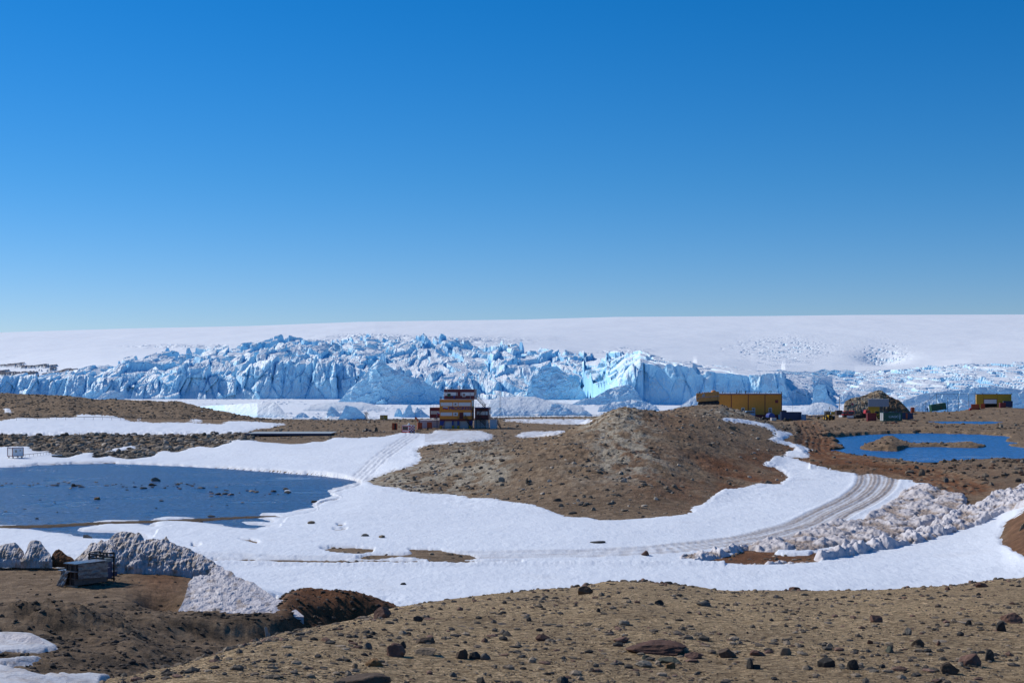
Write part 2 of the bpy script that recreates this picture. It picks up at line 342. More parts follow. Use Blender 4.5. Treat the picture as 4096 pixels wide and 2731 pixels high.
SN_MAIN = [(-700, 2500), (-700, 2118), (0, 2118), (117, 2118), (187, 2132), (281, 2139), (276, 2146), (327, 2150), (398, 2158), (480, 2160), (600, 2152), (560, 2138), (470, 2132), (380, 2128), (309, 2121), (318, 2117), (421, 2101), (571, 2099), (573, 2108), (640, 2110), (603, 2098), (655, 2085), (730, 2085), (865, 2101), (940, 2112), (1020, 2120),
 (1100, 2108), (1040, 2100), (949, 2093), (1029, 2089), (1100, 2094), (1090, 2080), (1029, 2073), (1060, 2068), (1131, 2068), (1206, 2056), (1267, 2044), (1255, 2026), (1285, 2012), (1360, 1993), (1311, 1977), (1369, 1960), (1440, 1939), (1442, 1923), (1384, 1909), (1299, 1895), (1239, 1889), (1117, 1883), (1000, 1876), (889, 1869), (700, 1862), (468, 1851), (299, 1850), (200, 1857), (150, 1856), (100, 1864), (0, 1866), (-700, 1866),
 (-700, 1790), (0, 1787), (131, 1785), (131, 1806), (200, 1804), (206, 1817), (262, 1824), (206, 1831), (281, 1829), (318, 1815), (379, 1808), (374, 1834), (402, 1831), (430, 1823), (491, 1834), (538, 1836), (608, 1824), (645, 1801), (702, 1810), (748, 1794), (804, 1785), (856, 1789), (903, 1773), (945, 1759), (1006, 1759), (1056, 1768), (1140, 1777), (1225, 1775), (1253, 1764), (1285, 1769), (1337, 1751), (1402, 1751), (1468, 1749), (1524, 1749), (1594, 1733), (1645, 1729), (1725, 1736), (1730, 1719), (1818, 1723), (1926, 1723), (1978, 1740), (1973, 1752), (1959, 1761), (1888, 1766), (1795, 1773), (1725, 1777), (1692, 1787), (1664, 1801), (1683, 1817), (1678, 1829), (1688, 1843), (1641, 1867), (1571, 1884), (1505, 1908), (1461, 1923),
 (1514, 1944), (1580, 1948), (1641, 1965), (1730, 1972), (1790, 1974), (1879, 1988), (1992, 1997), (2060, 2008), (2140, 2018), (2170, 2032), (2229, 2054), (2281, 2068), (2351, 2068), (2393, 2081), (2468, 2081), (2585, 2072), (2702, 2061), (2762, 2049), (2767, 2026), (2814, 2016), (2865, 1974), (2898, 1955), (2987, 1946), (3038, 1931), (3112, 1939), (3126, 1926), (3149, 1912), (3144, 1898), (3116, 1880), (3049, 1856), (3051, 1847), (3084, 1842), (3080, 1830), (3105, 1822), (3150, 1827), (3205, 1843), (3270, 1860), (3335, 1880), (3420, 1893), (3462, 1905),
 (3466, 1889), (3522, 1898), (3582, 1919), (3643, 1917), (3657, 1931), (3727, 1933), (3725, 1947), (3783, 1973), (3862, 1982), (3867, 2033), (3792, 2080), (3699, 2113), (3638, 2138), (3559, 2157), (3500, 2168), (3560, 2168), (3727, 2111), (3820, 2059), (3923, 2019), (3979, 1982), (4096, 1954), (4700, 1900), (4700, 1960), (4096, 2038), (4076, 2059), (4025, 2092), (4002, 2143), (4006, 2176), (4048, 2194), (4096, 2227), (4300, 2300), (4700, 2500)]
SN = [SN_MAIN,
 [(-700, 1690), (0, 1684), (70, 1669), (164, 1675), (243, 1668), (299, 1670), (309, 1654), (327, 1656), (398, 1660), (444, 1661), (491, 1672), (524, 1686), (655, 1691), (748, 1690), (823, 1693), (889, 1696), (912, 1683), (1029, 1686), (1094, 1691), (1178, 1693), (1122, 1700), (1070, 1714), (1024, 1716), (977, 1735), (912, 1736), (832, 1740), (631, 1740), (468, 1738), (327, 1735), (299, 1740), (108, 1743), (0, 1736), (-700, 1736)],
 [(9, 1635), (45, 1632), (52, 1648), (20, 1658)], [(752, 1686), (767, 1675), (804, 1677), (823, 1686)], [(533, 1680), (560, 1668), (569, 1671), (565, 1682)], [(483, 1652), (500, 1647), (500, 1652)], [(776, 1632), (800, 1636), (842, 1650), (815, 1650)],
 [(407, 1810), (468, 1789), (538, 1780), (561, 1792), (505, 1801), (421, 1813)], [(383, 1761), (405, 1761), (407, 1767), (385, 1767)], [(440, 1782), (520, 1766), (524, 1770), (450, 1786)], [(50, 1780), (60, 1778), (60, 1784)],
 [(2000, 1677), (2390, 1677), (2330, 1697), (2180, 1694), (2000, 1683)], [(2063, 1736), (2100, 1728), (2140, 1725), (2276, 1722), (2243, 1736), (2164, 1747), (2070, 1750)],
 [(2870, 1677), (2917, 1670), (3006, 1680), (3084, 1698), (3107, 1719), (3168, 1733), (3170, 1740), (3140, 1754), (3130, 1761), (3196, 1777), (3256, 1800), (3224, 1812), (3252, 1828), (3196, 1833), (3133, 1819), (3144, 1803), (3182, 1800), (3177, 1789), (3112, 1772), (3061, 1756), (3089, 1754), (3084, 1749), (3098, 1744), (3096, 1726), (3070, 1712), (3000, 1695), (2943, 1690)],
 [(2895, 1630), (2925, 1637), (2945, 1648), (2930, 1648)],
 [(1281, 2530), (1281, 2498), (1304, 2488), (1346, 2486), (1410, 2499), (1370, 2530)],
 [(-700, 2530), (0, 2536), (23, 2534), (131, 2539), (173, 2560), (238, 2592), (234, 2609), (94, 2618), (0, 2628), (-700, 2640)],
 [(-700, 2640), (0, 2639), (187, 2630), (154, 2642), (37, 2656), (0, 2658), (-700, 2660)],
 [(-700, 2650), (0, 2667), (70, 2679), (140, 2700), (210, 2705), (355, 2695), (421, 2705), (449, 2705), (412, 2731), (400, 2990), (-700, 2990)]]
EX = [[(1276, 2196), (1355, 2189), (1420, 2191), (1496, 2196), (1491, 2208), (1440, 2217), (1327, 2210)],
 [(1631, 2196), (1690, 2198), (1767, 2201), (1830, 2214), (1889, 2222), (1912, 2236), (1842, 2240), (1982, 2252), (1842, 2259), (1725, 2250), (1702, 2236), (1640, 2228), (1585, 2226), (1515, 2238), (1426, 2233), (1491, 2219), (1600, 2221), (1655, 2215)],
 [(850, 2237), (1300, 2242), (1700, 2247), (2090, 2248), (2090, 2253), (1700, 2254), (1300, 2249), (850, 2243)],
 [(1330, 2119), (1380, 2116), (1390, 2122), (1345, 2124)], [(1345, 2097), (1380, 2099), (1370, 2104), (1350, 2103)], [(770, 2180), (805, 2184), (790, 2190), (765, 2188)], [(950, 2155), (1010, 2162), (1045, 2176), (1000, 2170)],
 [(2804, 2249), (2832, 2240), (2889, 2231), (2949, 2215), (2992, 2190), (3029, 2198), (3042, 2199), (3112, 2204), (3093, 2218), (3140, 2222), (3233, 2220), (3252, 2211), (3373, 2204), (3485, 2186), (3560, 2164), (3640, 2144), (3720, 2112), (3800, 2072), (3867, 2030), (3900, 2030), (3820, 2066), (3727, 2115), (3620, 2154), (3494, 2190), (3326, 2222), (3252, 2236), (3284, 2248), (3205, 2256), (3076, 2262), (3000, 2262), (2935, 2255)]]
LK1 = [(-700, 1866), (0, 1866), (100, 1864), (150, 1856), (200, 1857), (299, 1850), (468, 1851), (700, 1862), (889, 1869), (1000, 1876), (1117, 1883), (1239, 1889), (1299, 1895), (1384, 1909), (1442, 1923), (1440, 1939), (1369, 1960), (1311, 1977), (1360, 1993), (1285, 2012), (1255, 2026), (1267, 2044), (1206, 2056), (1131, 2066), (1100, 2059), (982, 2063), (702, 2074), (468, 2082), (206, 2092), (0, 2099), (-700, 2110)]
PND = [(-700, 2118), (0, 2108), (206, 2103), (468, 2092), (702, 2084), (850, 2079), (982, 2072), (1100, 2068), (1150, 2070), (1130, 2090), (1110, 2115), (900, 2112), (700, 2100), (640, 2115), (600, 2160), (300, 2165), (-700, 2140)]
LK2 = [(3280, 1735), (3349, 1734), (3466, 1727), (3606, 1723), (3699, 1720), (3792, 1723), (3932, 1727), (4048, 1740), (4034, 1749), (4020, 1761), (4081, 1770), (4020, 1777), (4096, 1789), (4700, 1795), (4700, 1840), (4096, 1830), (3979, 1833), (3769, 1838), (3746, 1852), (3676, 1845), (3559, 1831), (3419, 1817), (3354, 1805), (3312, 1796), (3387, 1789), (3368, 1777), (3326, 1763), (3368, 1755), (3326, 1747)]
ISL = [(3438, 1782), (3489, 1772), (3527, 1760), (3559, 1757), (3596, 1767), (3676, 1772), (3746, 1774), (3885, 1770), (3932, 1779), (3960, 1783), (3909, 1788), (3792, 1787), (3629, 1786), (3596, 1802), (3489, 1800), (3447, 1795)]
PN3 = [(3688, 1683), (3745, 1682), (3868, 1681), (4039, 1684), (3973, 1692), (3906, 1694), (3874, 1691), (3840, 1694), (3811, 1695), (3764, 1691), (3741, 1687)]
PXg, Yg = np.meshgrid(cols, rows); Xg = (PXg-CX)*Yg/F
PYb = HZ+(HC-BASE)*F/Yg
jx = vnoise(Xg/1.7, Yg/1.7, 3)*6+vnoise(Xg/.5, Yg/.6, 4)*4; jy = vnoise(Xg/5, Yg/5, 5)*2.4
ZONE = Yg > 46
def field(polys, rx=2, ry=1, jit=1.0):
    m = blur(raster(polys), rx, ry)
    return look(m, PXg+jx*jit, PYb+jy*jit)*ZONE
LAKE1, LAKE2, POND3 = 0.0, 3.2, 4.55
# ---- land height
Z = BASE.copy()
far = sst(Yg, 60, 110)
rough = fbm(Xg/9, Yg/9, 5, 11)*.35+fbm(Xg/2.2, Yg/2.2, 4, 12, .6)*.14
hillm = np.exp(-((PXg-2400)/620)**2)*sst(Yg, 160, 215)*(1-sst(Yg, 300, 345))
lefth = np.clip(1-sst(PXg, 950, 1080), 0, 1)*sst(Yg, 488, 520)
near = 1-sst(Yg, 28, 46)
Z += near*(fbm(Xg/2.5, Yg/2.5, 4, 21)*.05+fbm(Xg/.5, Yg/.5, 3, 22, .6)*.022)*sst(Yg, 4, 9)
leftz = (1-sst(PXg, 1500, 1800))*sst(Yg, 46, 56)*(1-sst(Yg, 100, 106))
Z += leftz*(fbm(Xg/4, Yg/3, 5, 31, .55)*.38*(1-.75*sst(Yg, 79, 84)*(1-sst(PXg, 700, 1000)))+np.abs(fbm(Xg/.9, Yg/.9, 3, 32))*.14)
berm = np.exp(-((Yg-69.5)/2.4)**2)*(1-sst(PXg, 480, 620)); Z += berm*(.35+.45*np.abs(fbm(Xg/1.2, Yg/1.2, 4, 33)))
pit = np.exp(-(((PXg-650)/95)**2+((Yg-84.5)/3.6)**2)); Z -= 1.9*pit
Z += np.exp(-(((PXg-520)/130)**2+((Yg-63)/3.2)**2))*.5
Z += hillm*(fbm(Xg/14, Yg/14, 4, 41)*1.0+fbm(Xg/3.5, Yg/3.5, 5, 42, .6)*.65+np.maximum(0, fbm(Xg/2.2+Yg/7, Yg/3, 4, 43, .6, True))*.35
          +np.clip(np.exp(-((PXg-1880)/150)**2-((Yg-245)/30)**2)+.45*np.exp(-((PXg-2470)/120)**2-((Yg-268)/22)**2), 0, 1)*np.maximum(0, fbm(Xg/3.2-Yg/9, Yg/6, 4, 143, .6, True)-.1)*1.6)
Z += lefth*(fbm(Xg/12, Yg/12, 5, 44, .6)*1.6)
band = np.exp(-((Yg-362)/26)**2)*(1-sst(PXg, 900, 1050)); Z += band*np.abs(fbm(Xg/3.5, Yg/3.5, 5, 45, .6))*1.2
rightz = sst(PXg, 3150, 3350)*sst(Yg, 190, 230)*(1-sst(Yg, 560, 575)); Z += rightz*fbm(Xg/6, Yg/6, 5, 46, .6)*.45
gen = sst(Yg, 105, 130)*(1-hillm); Z += gen*fbm(Xg/18, Yg/18, 3, 47)*.12
mud = (1-hillm)*sst(Yg, 380, 400)*.3*fbm(Xg/5, Yg/5, 4, 48); Z += mud
# far right road shoulders and soil lumps
f1 = field([LK1], 3, 1, .6); f1b = field([PND], 3, 1, 1.0); f2 = field([LK2], 3, 1, .8); fi = field([ISL], 3, 1, .8); f3 = field([PN3], 3, 1, .4)
lk1z = (Yg > 150)*(Yg < 312)*(PXg < 1560)
Z = np.where(lk1z & (f1 > .02), np.maximum(Z, .12)*(1-sst(f1, .1, .6))+sst(f1, .1, .6)*-.5, Z)
lk1n = (Yg > 135)*(Yg < 312)*(PXg < 1500)
Z = np.where(lk1n & (f1 <= .02), np.maximum(Z, .035), Z)
pn = lk1n & (f1b > .02) & (f1 < .5)
Z = np.where(pn, Z*(1-sst(f1b, .2, .7))+sst(f1b, .2, .7)*(-.06+.11*fbm(Xg/3, Yg/9, 4, 51)), Z)
l2 = (Yg > 225)*(Yg < 425)*(PXg > 3240)
Z = np.where(l2, np.maximum(Z, LAKE2+.12+.1*fbm(Xg/2, Yg/3, 3, 55)), Z)
in2 = np.clip(sst(f2, .2, .7)-sst(fi, .2, .7), 0, 1)
Z = np.where(l2, Z*(1-in2)+in2*(LAKE2-.5), Z)
isl = np.where(l2, sst(fi, .3, .9), 0)
Z += isl*(.15+1.0*np.exp(-((PXg-3560)/50)**2)+.3*np.exp(-((PXg-3860)/60)**2)+.25*fbm(Xg/1.5, Yg/3, 3, 56))
l3 = (Yg > 412)*(Yg < 462)*(PXg > 3660)
Z = np.where(l3, np.maximum(Z, POND3+.1), Z); Z = np.where(l3, Z*(1-sst(f3, .2, .6))+sst(f3, .2, .6)*(POND3-.4), Z)
# tracks on the snow / earth, as paths on the ground
def path_world(pts, zz):
    return np.array([((a-CX)*(HC-zz)/(b-HZ), (HC-zz)*F/(b-HZ)) for a, b in pts])
def path_dist(pts, X, Y, rad):
    D = np.full(X.shape, 1e3); S = np.zeros(X.shape)
    acc = 0
    for (x1, y1), (x2, y2) in zip(pts[:-1], pts[1:]):
        L = math.hypot(x2-x1, y2-y1)
        m = (X > min(x1, x2)-rad) & (X < max(x1, x2)+rad) & (Y > min(y1, y2)-rad) & (Y < max(y1, y2)+rad)
        if m.any():
            dx, dy = (x2-x1)/L, (y2-y1)/L
            ax = X[m]-x1; ay = Y[m]-y1; t = np.clip(ax*dx+ay*dy, 0, L)
            ox = ax-t*dx; oy = ay-t*dy; d = np.hypot(ox, oy); sg = np.sign(dx*ay-dy*ax)
            cur = D[m]; u = d < np.abs(cur)
            cur[u] = (d*sg)[u]; D[m] = cur
            s = S[m]; s[u] = (acc+t)[u]; S[m] = s
        acc += L
    return D, S
def smooth_path(p, n=6):
    t = np.concatenate([[0], np.cumsum(np.hypot(*np.diff(p, axis=0).T))]); ti = np.linspace(0, t[-1], len(p)*n)
    return np.stack([pchip(t, p[:, 0], ti), pchip(t, p[:, 1], ti)], 1)
TR = smooth_path(path_world([(3400, 1890), (3470, 1912), (3508, 1945), (3500, 1982), (3440, 2022), (3340, 2063), (3200, 2110), (3050, 2142), (2850, 2170), (2600, 2194), (2300, 2205), (2000, 2207), (1700, 2206), (1400, 2226), (1200, 2226), (850, 2216), (400, 2210)], .9))
dT, sT = path_dist(TR, Xg, Yg, 9)
RD = smooth_path(path_world([(3225, 1715), (3262, 1770), (3320, 1832), (3430, 1856), (3560, 1868), (3680, 1885), (3790, 1915), (3850, 1955), (3868, 2000), (3835, 2050), (3750, 2098)], 3.0))
dR, sR = path_dist(RD, Xg, Yg, 10); inR = (1-sst(np.abs(dR), 2.6, 4.2))*sst(Yg, 172, 184)
RD2 = smooth_path(path_world([(3700, 1886), (3820, 1900), (3960, 1935), (4096, 1948), (4300, 1960)], 3.2))
Z -= inR*(.10+.10*np.exp(-((np.abs(dR)-1.1)/.35)**2)+.05*np.cos(dR*5.2+vnoise(sR/9, dR*0, 77)*2))
Z += np.exp(-((np.abs(dR)-4.0)/.7)**2)*sst(Yg, 172, 184)*(.18+.15*vnoise(sR/1.5, dR, 78))
inT = (1-sst(np.abs(dT), 2.5, 3.3))*(Yg > 106)
T2 = smooth_path(path_world([(1374, 1893), (1491, 1845), (1585, 1803), (1645, 1773), (1641, 1747), (1600, 1735)], 2.4))
dT2, _ = path_dist(T2, Xg, Yg, 9); inT2 = (1-sst(np.abs(dT2), 1.6, 2.6))*(Yg > 200)
# snow field
PYs = HZ+(HC-Z)*F/Yg
nj = np.interp(Yg, [78, 100, 130, 160], [.12, .5, 1., 1.5])
PYq = np.where(Yg < 79, PYb, PYs)
def field2(polys, rx, ry, jit): return look(blur(raster(polys), rx, ry), PXg+jx*jit*nj, PYq+jy*jit*nj)*ZONE
fs = field2(SN, 6, 2, 1.0); fe = field2(EX, 1, 1, .8)
edgeY = np.interp(PXg, [-700, 650, 800, 1000, 1250, 1600, 2000, 5000], [102.5, 102.5, 101, 99, 96, 91, 62, 62])
lowleft = (PYb > np.where(PXg > 1240, 2480, 2508)) & (Yg < 76) & (PXg < 1450)
ok = (Yg > edgeY) | lowleft
fs = np.where(ok, fs, 0)
m = np.clip(fs-fe, 0, 1)
m = np.clip(m-.5*sst(fbm(Xg/1.3, Yg/2.2, 4, 160, .6), .02, .3)*(1-sst(m, .75, 1.0))*(1-(PXg < 1560)*(Yg > 150)*(Yg < 325)), 0, 1)
m = np.where((Yg > 61) & (Yg < edgeY-0) & ~lowleft, 0, m)
base_s = np.where((Yg > 130) & (PXg < 1520) & (Yg < 320), np.maximum(Z, .03), Z)
T = np.interp(Yg, [45, 80, 110, 180, 300, 500], [.05, .05, .07, .09, .12, .22])
drift = fbm(Xg/22, Yg/14, 4, 61)*.22+fbm(Xg/5, Yg/3, 4, 62)*.06
washb = np.exp(-((PXg-3020)/150)**2)*np.exp(-((Yg-205)/30)**2)
drift += washb*np.maximum(0, fbm(Xg/.9, Yg/1.6, 2, 63))*.12
OFF = (m-.42)*2*T+np.clip((m-.6)*2.5, 0, 1)*(drift+.1)
rut = np.cos(dT*2*np.pi/.62)*.035+np.cos(dT*2*np.pi/2.1+1)*.05+.05*vnoise(sT/.6, dT/.5, 9)
OFF += inT*np.maximum(rut-.07, -.10)*np.clip((m-.5)*3, 0, 1)+(np.exp(-((np.abs(dT)-3.2)/.4)**2)*.07)*(Yg > 106)*np.clip((m-.5)*3, 0, 1)
OFF += inT2*(np.cos(dT2*6)*.035-.06+.12*vnoise(Xg/.7, Yg/1.5, 66))*np.clip((m-.5)*3, 0, 1)
# ploughed edge along the rut at the near side of the trodden track
lip = np.exp(-((PYb-2262)/7)**2)*((PXg > 800) & (PXg < 2900) & (Yg > 100)); OFF += lip*np.clip((m-.5)*3, 0, 1)*(.16+.2*np.abs(fbm(Xg/.7, Yg/1.2, 3, 64)))
ZS = base_s+OFF
ZS = np.where(Yg < 77, BASE+(m-.5)*.3+.14*fbm(Xg/2.5, Yg/2.5, 3, 170)+.05, ZS)
dirt = inT*(.62+.22*np.cos(dT*2*np.pi/.62+np.pi)+.2*np.cos(dT*2*np.pi/2.1+1)+.25*vnoise(sT/6, dT/.4, 19)+.3*fbm(sT/1.2, dT/1.1, 3, 191))*np.interp(PXg, [400, 1700, 2600, 3100, 3500], [.10, .28, .5, 1.0, 1.2])+inT2*.14
edge_d = np.exp(-((m-.5)/.16)**2)*.35
dirt = np.clip(dirt+edge_d+sst(fbm(Xg/7, Yg/7, 4, 67), .25, .6)*.12, 0, 1)
dirt += np.where((PXg > 1700) & (PXg < 2300) & (PYb < 1770), .5*sst(fbm(Xg/2, Yg/3, 4, 68), -.2, .5)+.15, 0)
dirt += np.where((Yg < 76) & (PXg < 500), .4+.45*sst(fbm(Xg/1.5, Yg/1.5, 4, 69), -.1, .5), 0)
dirt = np.clip(dirt, 0, 1)
rut2 = (1-sst(np.abs(dT), 2.5, 3.3))
# soil colour regions, with shade of gully and pit painted in
def blob(cx, cy, rx, ry): return np.exp(-(((PXg-cx)/rx)**2+((PYb-cy)/ry)**2))
n1 = fbm(Xg/4, Yg/6, 5, 71, .6); n2 = fbm(Xg/10, Yg/14, 4, 72, .6); n3 = fbm(Xg/1.6, Yg/2.5, 4, 73, .6)
mid = (Yg > 120)
rust = inR*.75*sst(vnoise(sR/3, dR/.6, 79), -.5, .3)+mid*(np.clip(blob(3050, 1860, 200, 60)+blob(2880, 1950, 280, 90)*.95+blob(3300, 1830, 170, 50)+blob(3550, 1880, 280, 45)*.8+blob(3900, 1950, 150, 70)*.6+blob(2650, 1680, 130, 35)*.7+blob(2640, 1850, 260, 100)*.7+blob(3250, 1780, 120, 40)*.9+blob(2560, 1810, 60, 25)*.8, 0, 1)*sst(n2+n1*.5, -.5, .35))
rust += (Yg > 105)*(Yg < 180)*blob(3000, 2230, 330, 60)
rust += leftz*sst(PXg, 1050, 1250)*.75+blob(3550, 2200, 300, 40)*(Yg > 105)
rust += (Yg > 60)*(Yg < 100)*np.clip(blob(1400, 2420, 260, 80)+blob(650, 2310, 130, 70)*.8+blob(250, 2230, 60, 40), 0, 1)*.9
rust += (Yg > 105)*(Yg < 180)*sst(PXg, 3980, 4050)*.7
pale = 1.9*mid*sst(n1+n3*.5, -.2, .25)*np.clip(blob(1905, 1845, 110, 60)*1.3+blob(1640, 1930, 170, 38)*1.2+blob(1800, 1900, 190, 65)*1.1+blob(2480, 1735, 110, 80)*1.5+blob(2420, 1690, 90, 35)+blob(2540, 1850, 150, 60)*.5+blob(2900, 1650, 100, 16)*.8+blob(2450, 1900, 200, 60)*.3, 0, 1)
pale += (Yg < 46)*sst(n3, .1, .5)*.25
gold = (Yg < 46)*(.7+.5*sst(fbm(Xg/1.8, Yg/1.8, 4, 74), -.3, .4))+(Yg < 46)*blob(900, 2650, 350, 80)*.4
dark = leftz*np.clip((Yg < 80)*sst(fbm(Xg/2.2, Yg/1.6, 4, 75, .6), -.15, .35)*.75+pit*.3, 0, 1)  # dark soil mottling, plus shade painted on the gully slopes and in the pit
dark += mid*sst(n3-.2, .1, .5)*.5+.6*(Yg > 145)*(Yg < 185)*(PXg < 1250)+(Yg < 46)*sst(fbm(Xg/.35, Yg/.5, 3, 76), .3, .6)*.25
A = {k: np.clip(v, 0, 1).ravel() for k, v in dict(rust=rust, pale=pale, gold=gold, dark=dark).items()}
V = np.stack([Xg, Yg, Z], -1).reshape(-1, 3)
ground = tag(mesh_np('ground', V, grid_faces(*Z.shape), M_GROUND, True, A), kind='structure')
k = (m > .12) & (Yg > 46)
V2, F2, A2 = compact(np.stack([Xg, Yg, ZS], -1).reshape(-1, 3), grid_faces(*Z.shape, keep=k), {'dirt': dirt.ravel()})
tag(mesh_np('snow_field', V2, F2, M_SNOW, True, A2), kind='structure')
ZTOP = np.where(m > .42, np.maximum(Z, ZS), Z)
def gz(px, Y): return float(bil(ZTOP, np.array([float(px)]), np.array([float(Y)]))[0])
def Ground(px, Y): return Vector(((px-CX)*Y/F, Y, gz(px, Y)))
def GPY(px, py, y0, y1):
    """where the sight line through (px,py) meets the land between depths y0 and y1"""
    ys = np.linspace(y0, y1, 400); z = bil(ZTOP, np.full(400, float(px)), ys)
    p = HZ+(HC-z)*F/ys; i = int(np.argmin(np.abs(p-py)))
    return Vector(((px-CX)*ys[i]/F, ys[i], z[i]))
# water sheets
def sheet(name, x0, x1, y0, y1, z, mat):
    return tag(mesh_np(name, [(x0, y0, z), (x1, y0, z), (x1, y1, z), (x0, y1, z)], [(0, 1, 2, 3)], mat, False), kind='structure')
M_WAT = mat_water('lake_water', (.014, .075, .20), 2.2, .4)
sheet('lake_water', -150, -8, 128, 312, LAKE1, M_WAT)
M_WAT2 = mat_water('tarn_water', (.018, .12, .33), 2.0, .3)
sheet('tarn_water', 60, 175, 236, 425, LAKE2, M_WAT2)
sheet('pond_water', 115, 165, 412, 462, POND3, M_WAT2)
# ------------------------------------------------------------------ glacier
SEA = -3.0
def yb(py): return (HC-SEA)*F/(py-HZ)
gb = [(-900, 1595), (900, 1596), (2380, 1597), (2440, 1619), (3120, 1621), (3252, 1621), (3330, 1612), (5000, 1612)]
GB = [(a, yb(p), SEA-2) for a, p in gb]
def gy(a): return np.interp(a, [g[0] for g in GB], [g[1] for g in GB])
gt = [(-900, 1535), (0, 1532), (84, 1535), (178, 1523), (234, 1512), (421, 1523), (514, 1528), (748, 1518), (982, 1512), (1000, 1492), (1108, 1480), (1281, 1482), (1365, 1484), (1440, 1485), (1505, 1490), (1655, 1515), (1800, 1528), (1950, 1540), (2100, 1530), (2330, 1530), (2430, 1535), (2468, 1541), (2505, 1490), (2540, 1462), (2561, 1442), (2600, 1452), (2772, 1464), (2788, 1490), (2889, 1495), (3028, 1503), (3126, 1506), (3142, 1550), (3252, 1551), (3330, 1572), (3500, 1580), (3800, 1575), (4096, 1575), (5000, 1575)]
gi = [(-900, 1530), (0, 1528), (150, 1519), (393, 1483), (496, 1469), (627, 1443), (702, 1440), (861, 1428), (989, 1408), (1131, 1402), (1281, 1398), (1468, 1388), (1645, 1380), (1790, 1379), (1889, 1392), (1978, 1400), (2100, 1418), (2262, 1418), (2327, 1432), (2449, 1434), (2561, 1441), (2700, 1456), (2889, 1470), (3028, 1490), (3419, 1484), (3699, 1471), (3885, 1454), (4096, 1455), (5000, 1450)]
GT = [(a, gy(a)+np.interp(a, [0, 2400, 2600, 3150, 3300, 4000], [28, 34, 10, 12, 90, 110]), p) for a, p in gt]
GI = [(a, np.interp(a, [-900, 0, 400, 1000, 1700, 2500, 2700, 3050, 3500, 5000], [2350, 2350, 2550, 2850, 2900, 2500, 1900, 1800, 2900, 2900]), p) for a, p in gi]
GS = [(-900, 3600, 1490), (0, 3600, 1480), (400, 3700, 1435), (900, 3900, 1396), (1400, 4100, 1362), (1800, 4100, 1357), (2200, 4100, 1378), (2600, 4100, 1402), (3000, 4000, 1428), (3500, 4100, 1430), (4096, 4100, 1412), (5000, 4100, 1400)]
GM = [(-900, 6000, 1385), (0, 6000, 1378), (800, 6000, 1352), (1500, 6000, 1322), (2200, 6000, 1318), (3000, 6000, 1325), (4096, 6000, 1320), (5000, 6000, 1318)]
GC = [(-900, 9000, 1343), (0, 9000, 1332), (514, 9000, 1316), (1000, 9000, 1306), (1444, 9000, 1289), (2100, 9000, 1280), (2468, 9000, 1269), (3100, 9000, 1265), (3419, 9000, 1261), (4096, 9000, 1259), (5000, 9000, 1259)]
GD = [(a, 13000, p+45) for a, _, p in GC]
gl = [line(l) for l in ([(a, y-25, SEA-4) for a, y, v in GB], GB, GT, GI, GS, GM, GC, GD)]
gcols = np.concatenate([np.arange(-800, -20, 16), np.arange(-20, 4120, 3.2), np.arange(4120, 4900, 16)]).astype(float)
gY = np.array([np.interp(gcols, x, y) for x, y, v in gl])
gP = [np.interp(gcols, x, HZ+(HC-v)*F/y) for x, y, v in gl]
gZ = np.array([HC-(p-HZ)*y/F for p, y in zip(gP, gY)])
gZ[1] = SEA-2; gZ[0] = SEA-4
segs = [4, 46, 320, 110, 80, 60, 8]
tY = []; seg = []
for s, n in enumerate(segs):
    t = np.arange(n)/n
    if s == 2: t = t**1.0
    for v in t: tY.append((s, v))
tY.append((len(segs)-1, 1.0))
gYY = np.array([gY[s]+(gY[s+1]-gY[s])*v for s, v in tY])
gZZ = np.stack([pchip(gY[:, c], gZ[:, c], gYY[:, c]) for c in range(len(gcols))], 1)
# keep the front cliff steep: straight between foot and brink
for r, (s, v) in enumerate(tY):
    if s == 1: gZZ[r] = gZ[1]+(gZ[2]-gZ[1])*min(1, v*1.15)**.8
GPX = np.tile(gcols, (len(tY), 1)); GX = (GPX-CX)*gYY/F
S = np.array([s+v for s, v in tY])[:, None]+0*GPX
# how broken the ice is: 1 in the icefall, fading on the smooth slope above
br = sst(S, 1.15, 2.0)*(1-sst(S, 2.93, 3.03))
amp = np.interp(GPX, [-200, 300, 700, 1700, 2350, 2560, 2700, 3050, 3200, 4200], [.35, .7, 1, 1.0, .8, .45, .18, .10, .20, .24])*br
wx = GX+fbm(GX/90, gYY/140, 3, 80)*30; wy = gYY+fbm(GX/90, gYY/140, 3, 81)*60
(r1, r2, r3), (dx, dy), f1_, ed = worley(wx/52, wy/105, 82)
blk = (r1-.45)*17+(dx*(r2-.5)*24+dy*(r3-.25)*30)-np.clip(.10-ed, 0, .1)*130
(q1, q2, q3), (ex, ey), _, ed2 = worley(wx/19+3, wy/40, 83)
sm = (q1-.45)*11+(ex*(q2-.5)*11+ey*(q3-.3)*12)-np.clip(.12-ed2, 0, .12)*45
(u1, u2, u3), (hx, hy), _, ed3 = worley(wx/7.5, wy/17, 84)
ti = (u1-.5)*1.8+hx*(u2-.5)*2.2-np.clip(.12-ed3, 0, .12)*12
calm = sst(fbm(GX/110, gYY/200, 3, 85), -.05, .35)     # quieter shelves between the rubble
disp = amp*(blk+sm*(1-.6*calm)+ti*(1-.8*calm)+fbm(GX/5, gYY/9, 4, 86, .6)*.7)
# tall leaning towers here and there along the upper edge
twr = np.maximum(0, q1-.72)*60*sst(S, 2.3, 2.9)*(1-sst(S, 2.93, 3.0))*amp*.8
gZZ = gZZ+disp+twr
